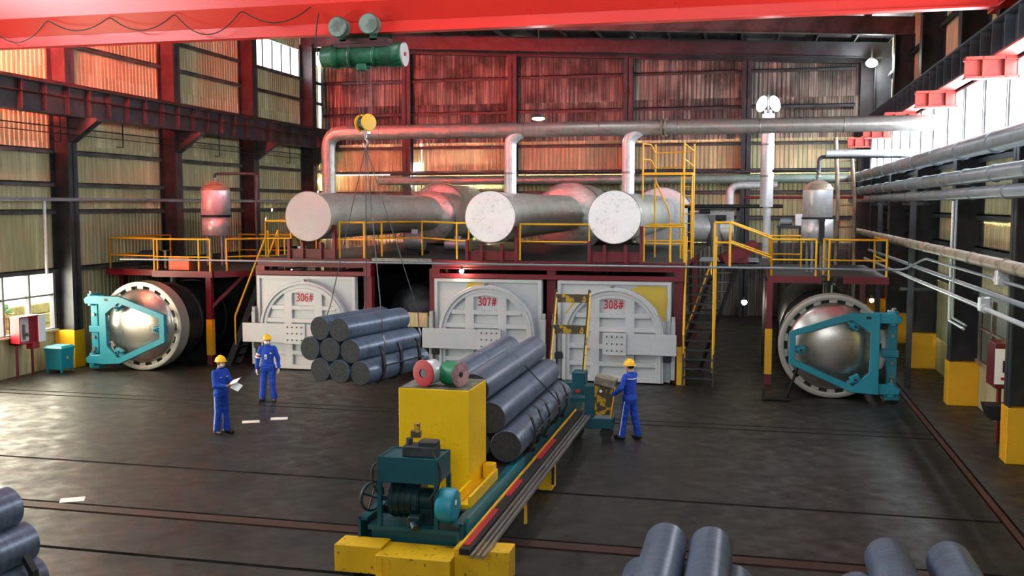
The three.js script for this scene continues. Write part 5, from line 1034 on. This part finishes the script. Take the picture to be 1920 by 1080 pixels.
function handBones(wrist, dir, palm, side, curl) {  // palm: the way the palm faces; side: towards the thumb
  const w = V(...wrist), d = V(...dir).normalize(), p = V(...palm).normalize(), s = V(...side).normalize(), P = (u, a, b) => w.clone().addScaledVector(d, u).addScaledVector(s, a).addScaledVector(p, b), out = [];
  for (const a of [-0.027, -0.009, 0.009, 0.027]) out.push([P(0, a * 0.6, 0).toArray(), P(0.085, a, 0).toArray(), 0.017, 0.014]);
  [[-0.031, 0.055], [-0.011, 0.07], [0.01, 0.075], [0.03, 0.066]].forEach(([a, l]) => {
    let q = P(0.085, a, 0), ang = curl * 0.5;
    for (const f of [0.42, 0.32, 0.26]) { const v = d.clone().multiplyScalar(Math.cos(ang)).addScaledVector(p, Math.sin(ang)).multiplyScalar(l * f * 1.15), r = q.clone().add(v); out.push([q.toArray(), r.toArray(), 0.0092, 0.0085]); q = r; ang += curl * 0.6; }
  });
  const t0 = P(0.025, 0.025, 0.004), t1 = P(0.055, 0.055, 0.018), t2 = P(0.085, 0.06, 0.03); out.push([t0.toArray(), t1.toArray(), 0.014, 0.0105], [t1.toArray(), t2.toArray(), 0.0105, 0.009]);
  return out;
}
function person(label, pos, turn, P) {
  const o = thing('person', label, 'person', pos, turn);
  const { L, R } = P; for (const q of [L, R]) { q.s = [q.s[0] * 0.9, q.s[1] - 0.005, q.s[2]]; q.e = [q.e[0] * 0.95, q.e[1], q.e[2]]; }                     // L and R: shoulder, elbow, wrist, hip, knee, ankle
  const neck = [0, 1.47, -0.01], head = P.head || [0, 1.615, 0.015];
  const limbs = [];
  for (const q of [L, R]) limbs.push([q.s, q.e, 0.042, 0.036], [q.e, q.w, 0.036, 0.027], [q.h, q.k, 0.07, 0.05], [q.k, q.a, 0.05, 0.035], [q.a, [q.a[0] + q.t[0] * 0.13, 0.04, q.a[2] + q.t[1] * 0.13], 0.035, 0.03]);
  const trunk = [[[-0.04, 0.93, 0], [0.04, 0.93, 0], 0.098, 0.098, 1.25], [[0, 0.98, 0], [0, 1.28, 0], 0.1, 0.118, 1.35], [[-0.1, 1.37, -0.01], [0.1, 1.37, -0.01], 0.05, 0.05, 1.1], [[0, 1.36, -0.01], neck, 0.06, 0.055], [neck, [head[0] * 0.6, 1.55, 0], 0.052, 0.05]];
  const face = (x, y, z) => {                       // head with brow, nose, jaw and ears
    const c = Math.cos(P.look || 0), s = Math.sin(P.look || 0), dx = x - head[0], dz = z - head[2], X = dx * c - dz * s, Z = dx * s + dz * c, Y = y - head[1];
    let v = Math.hypot(X / 0.074, (Y - 0.01) / 0.112, Z / 0.094) * 0.09 - 0.09;
    v = smin(v, Math.hypot(X / 0.05, (Y + 0.07) / 0.05, (Z - 0.035) / 0.055) * 0.05 - 0.05, 0.03);
    v = smin(v, Math.hypot(X / 0.013, (Y + 0.015) / 0.026, (Z - 0.097) / 0.02) * 0.018 - 0.018, 0.012);
    for (const e of [-1, 1]) { v = smin(v, Math.hypot((X - e * 0.078) / 0.012, Y / 0.032, (Z + 0.005) / 0.02) * 0.02 - 0.02, 0.008); v = Math.max(v, -(Math.hypot(X - e * 0.031, Y - 0.015, Z - 0.098) - 0.014)); }
    return v;
  };
  const bones = [...trunk, ...limbs], fb = field(bones, 0.05);
  const hands = [], mk = (q, list) => { const [lo, hi] = bounds(list, 0.012); return clean(surface(field(list, 0.012), lo, hi, 0.0042)); };
  const hl = mk(L, handBones(L.w, L.hd, L.hp, L.hs, L.curl)), hr = mk(R, handBones(R.w, R.hd, R.hp, R.hs, R.curl));
  const bl = bounds(bones, 0.03); const bodyG = clean(surface(fb, bl[0], [bl[1][0], 1.62, bl[1][2]].map((v, i) => i === 1 ? 1.6 : v), 0.014));
  const headG = clean(surface((x, y, z) => smin(face(x, y, z), fb(x, y, z), 0.02), [head[0] - 0.13, 1.46, head[2] - 0.15], [head[0] + 0.13, head[1] + 0.15, head[2] + 0.15], 0.0055));
  const skinHands = P.gloves ? [] : [hl, hr];
  mesh('body', [bodyG, headG, ...skinHands], M.skin, o, true);
  if (P.gloves) { mesh('glove', hl, M.glove, o, true); mesh('glove', hr, M.glove, o, true); }
  // clothes
  const jk = [[[-0.06, 0.88, 0], [0.06, 0.88, 0], 0.142, 0.14, 1.2], [[0, 0.95, 0.0], [0, 1.27, 0], 0.155, 0.165, 1.35], [[-0.12, 1.385, -0.01], [0.12, 1.385, -0.01], 0.075, 0.075, 1.05], [[0, 1.38, -0.01], [0, 1.46, -0.012], 0.075, 0.072]];
  for (const q of [L, R]) { const w = q.e.map((v, i) => v + (q.w[i] - v) * 0.94); jk.push([q.s, q.e, 0.066, 0.056], [q.e, w, 0.056, 0.047]); }
  const fj = field(jk, 0.04), n3 = (x, y, z, s) => 0.5 * (vnoise(x * 9 + z * 5 + 50, y * 22 + x * 6 + 50, 997, 997, s) + vnoise(z * 9 + 50, y * 18 - z * 8 + 90, 997, 997, s + 3)) - 0.5, fold = (x, y, z) => 0.022 * n3(x, y, z, 301) + 0.012 * n3(x * 2.1, y * 2.1, z * 2.1, 311);
  const jb = bounds(jk, 0.04);
  mesh('jacket', surface((x, y, z) => Math.max(fj(x, y, z) + fold(x, y, z) * (1 - 0.85 * sstep(1.33, 1.42, y)), 0.8 - y, -(field([[[0, 1.43, 0.1], [0, 1.56, 0.1], 0.03, 0.06]], 0.01)(x, y, z))), jb[0], jb[1], 0.0125), M.blue, o, true);
  const tr = [[[-0.05, 0.95, 0], [0.05, 0.95, 0], 0.135, 0.135, 1.2]]; for (const q of [L, R]) tr.push([q.h, q.k, 0.098, 0.08], [q.k, [q.a[0], 0.1, q.a[2]], 0.08, 0.076]);
  const ft = field(tr, 0.035), tb = bounds(tr, 0.03);
  const tg = mesh('trousers', surface((x, y, z) => Math.max(ft(x, y, z) + 1.2 * fold(x, y * 0.8, z), y - 1.0, 0.05 - y), tb[0], tb[1], 0.0125), M.blueDark, o, true); tg.material = M.blue;
  for (const q of [L, R]) {
    const sx = Math.sign(q.h[0]), [tx, tz] = q.t, px = tz, pz = -tx;
    mesh('shoe', surface(field([[[q.a[0] - tx * 0.05, 0.045, q.a[2] - tz * 0.05], [q.a[0] + tx * 0.15, 0.035, q.a[2] + tz * 0.15], 0.048, 0.042], [[q.a[0], 0.05, q.a[2]], [q.a[0], 0.11, q.a[2]], 0.048, 0.045]], 0.03), [q.a[0] - 0.28, -0.03, q.a[2] - 0.28], [q.a[0] + 0.28, 0.2, q.a[2] + 0.28], 0.009), M.shoe, o, true).position.y = 0.008;
    if (P.stripe.includes(q === L ? 'L' : 'R')) mesh('side_stripe', tube([[q.h[0] + sx * 0.094, 0.86, q.h[2]], [q.h[0] * 0.5 + q.k[0] * 0.5 + sx * 0.09, 0.68, (q.h[2] + q.k[2]) / 2], [q.k[0] + sx * 0.08, q.k[1], q.k[2]], [q.a[0] + sx * 0.076, 0.1, q.a[2]]], 0.013, 6, 0.05), M.stripe, o);
  }
  mesh('collar', new THREE.TorusGeometry(0.066, 0.018, 8, 20).rotateX(PI / 2 - 0.25).translate(0, 1.475, -0.005), M.blue, o);
  // hard hat, hair, mask
  const hat = new THREE.Group(); hat.name = 'hard_hat_fit'; 
  const la = P.look || 0, turnG = g => g.rotateY(la).translate(head[0], head[1], head[2]);
  const dome = []; for (let i = 0; i <= 10; i++) { const a = i / 10 * PI / 2; dome.push([0.118 * Math.sin(a), 0.03 + 0.125 * Math.cos(a)]); } dome.push([0.135, 0.022], [0.133, 0.016], [0.112, 0.026]);
  const hh = mesh('hard_hat', [turnG(lathe(dome, 28).scale(0.92, 1, 1.1)), turnG(new THREE.SphereGeometry(0.1, 16, 8, 0, 2 * PI, 0, PI / 2).scale(0.95, 0.12, 0.75).translate(0, 0.022, 0.09)), turnG(new THREE.TorusGeometry(0.118, 0.009, 6, 20, PI).rotateY(PI / 2).translate(0, 0.038, 0))], M.helmet, o);
  mesh('hair', turnG(new THREE.SphereGeometry(0.09, 18, 10, 0, 2 * PI, PI * 0.36, PI * 0.34).scale(0.9, 1.1, 1.06).translate(0, 0.01, -0.014)), M.hair, o);
  if (P.mask !== false) mesh('face_mask', turnG(new THREE.SphereGeometry(0.07, 18, 12, PI * 0.03, PI * 0.94).scale(0.95, 0.8, 0.9).translate(0, -0.05, 0.042)), M.mask, o);
  for (const [name, g, m] of P.extra || []) mesh(name, g, m, o);
  return o;
}
const leg = (x, z, kx, kz, ax, az, t) => ({ h: [x, 0.92, 0], k: [kx, 0.5, kz], a: [ax, 0.09, az], t });
// the worker with notes: facing the picture's right, papers held in front of the chest
person('worker in blue overalls and yellow hard hat reading papers in both hands', [-11.42, 0, -20.0], PI / 2 - 0.25, {
  L: { s: [0.19, 1.4, -0.01], e: [0.25, 1.13, 0.07], w: [0.12, 1.14, 0.29], hd: [-0.4, 0.05, 0.6], hp: [-0.3, 0.9, -0.1], hs: [0.5, 0.1, 0.5], curl: 0.7, ...leg(0.095, 0, 0.1, 0.03, 0.11, 0.04, [0.2, 0.98]) },
  R: { s: [-0.19, 1.4, -0.01], e: [-0.25, 1.12, 0.06], w: [-0.13, 1.12, 0.28], hd: [0.4, 0.1, 0.6], hp: [0.3, 0.9, -0.1], hs: [-0.5, 0.1, 0.5], curl: 0.8, ...leg(-0.095, 0, -0.1, 0.0, -0.1, -0.06, [-0.15, 0.98]) },
  stripe: 'RL', look: 0.05,
  extra: [['chest_logo', bx(-0.12, -0.08, 1.285, 1.3, 0.1, 0.124), M.stripe], ['chest_logo', bx(0.07, 0.11, 1.285, 1.3, 0.1, 0.124), M.stripe]],
});
{
  const p = new THREE.Group(); const o = thing('note_papers', 'white sheets of paper and pen held by the worker with notes', 'papers', [-11.42, 0, -20.0], PI / 2 - 0.25);
  const a = mesh('paper', bx(-0.11, 0.11, 0, 0.004, 0, 0.28), M.white, o); a.position.set(-0.02, 1.17, 0.3); a.rotation.set(-0.35, 0, 0.45);
  const b = mesh('paper', bx(-0.1, 0.1, 0, 0.004, 0, 0.2), M.white, o); b.position.set(-0.05, 1.15, 0.4); b.rotation.set(0.45, 0.3, 0.5);
  mesh('pen', rod([0.06, 1.24, 0.5], [0.02, 1.33, 0.56], 0.007, 6), M.hair, o);
}
// the worker who stands by door 306, facing the camera
person('worker in blue overalls with white mask and badge standing before door 306', [-12.12, 0, -23.62], 0.32, {
  L: { s: [0.19, 1.4, -0.01], e: [0.27, 1.13, -0.03], w: [0.29, 0.89, 0.04], hd: [0.02, -1, 0.1], hp: [-1, 0, 0], hs: [0, 0.1, 1], curl: 0.6, ...leg(0.095, 0, 0.12, 0.02, 0.14, -0.02, [0.3, 0.95]) },
  R: { s: [-0.19, 1.4, -0.01], e: [-0.27, 1.13, -0.02], w: [-0.28, 0.87, 0.05], hd: [-0.02, -1, 0.1], hp: [1, 0, 0], hs: [0, 0.1, 1], curl: 0.5, ...leg(-0.095, 0, -0.12, 0.02, -0.15, 0.0, [-0.45, 0.9]) },
  stripe: '', gloves: true, look: -0.15,
  extra: [['badge', bx(-0.06, 0.0, 1.13, 1.25, 0.122, 0.132), M.white], ['badge_print', bx(-0.05, -0.01, 1.15, 1.2, 0.131, 0.134), M.pipe], ['chest_logo', bx(0.07, 0.12, 1.27, 1.3, 0.11, 0.128), M.stripe], ['arm_band', rod([-0.222, 1.26, -0.015], [-0.25, 1.15, -0.018], 0.07, 16), M.white], ['arm_band_stripe', rod([-0.23, 1.225, -0.016], [-0.241, 1.185, -0.018], 0.072, 16), M.redPaint]],
});
// the worker at the control cabinet, seen from behind
person('worker in blue overalls and hard hat working at the control cabinet', [-2.46, 0, -21.57], -PI / 2 - 0.5, {
  L: { s: [0.19, 1.4, 0.0], e: [0.33, 1.15, 0.02], w: [0.36, 1.0, 0.2], hd: [-0.1, -0.2, 0.9], hp: [-1, -0.2, 0], hs: [0, 1, 0.2], curl: 0.7, ...leg(0.095, 0, 0.12, 0.06, 0.16, 0.1, [0.1, 0.99]) },
  R: { s: [-0.19, 1.4, 0.0], e: [-0.24, 1.13, 0.08], w: [-0.15, 1.06, 0.29], hd: [0.2, -0.1, 0.9], hp: [0.1, -1, 0], hs: [1, 0, 0.1], curl: 0.7, ...leg(-0.095, 0, -0.12, -0.05, -0.16, -0.12, [-0.1, 0.99]) },
  stripe: 'LR', gloves: true, look: 0.1, mask: false,
  extra: [['shoulder_stripe', tube([[-0.16, 1.36, -0.075], [-0.08, 1.34, -0.115], [0.08, 1.34, -0.115], [0.16, 1.36, -0.075], [0.235, 1.33, -0.03]], 0.012, 6, 0.05), M.stripe], ['shoulder_stripe', tube([[-0.16, 1.36, -0.075], [-0.235, 1.33, -0.03]], 0.012, 6), M.stripe]],
});
scene.traverse(o => { if (o.isMesh) { o.castShadow = true; o.receiveShadow = true; } });
renderer.render(scene, camera);
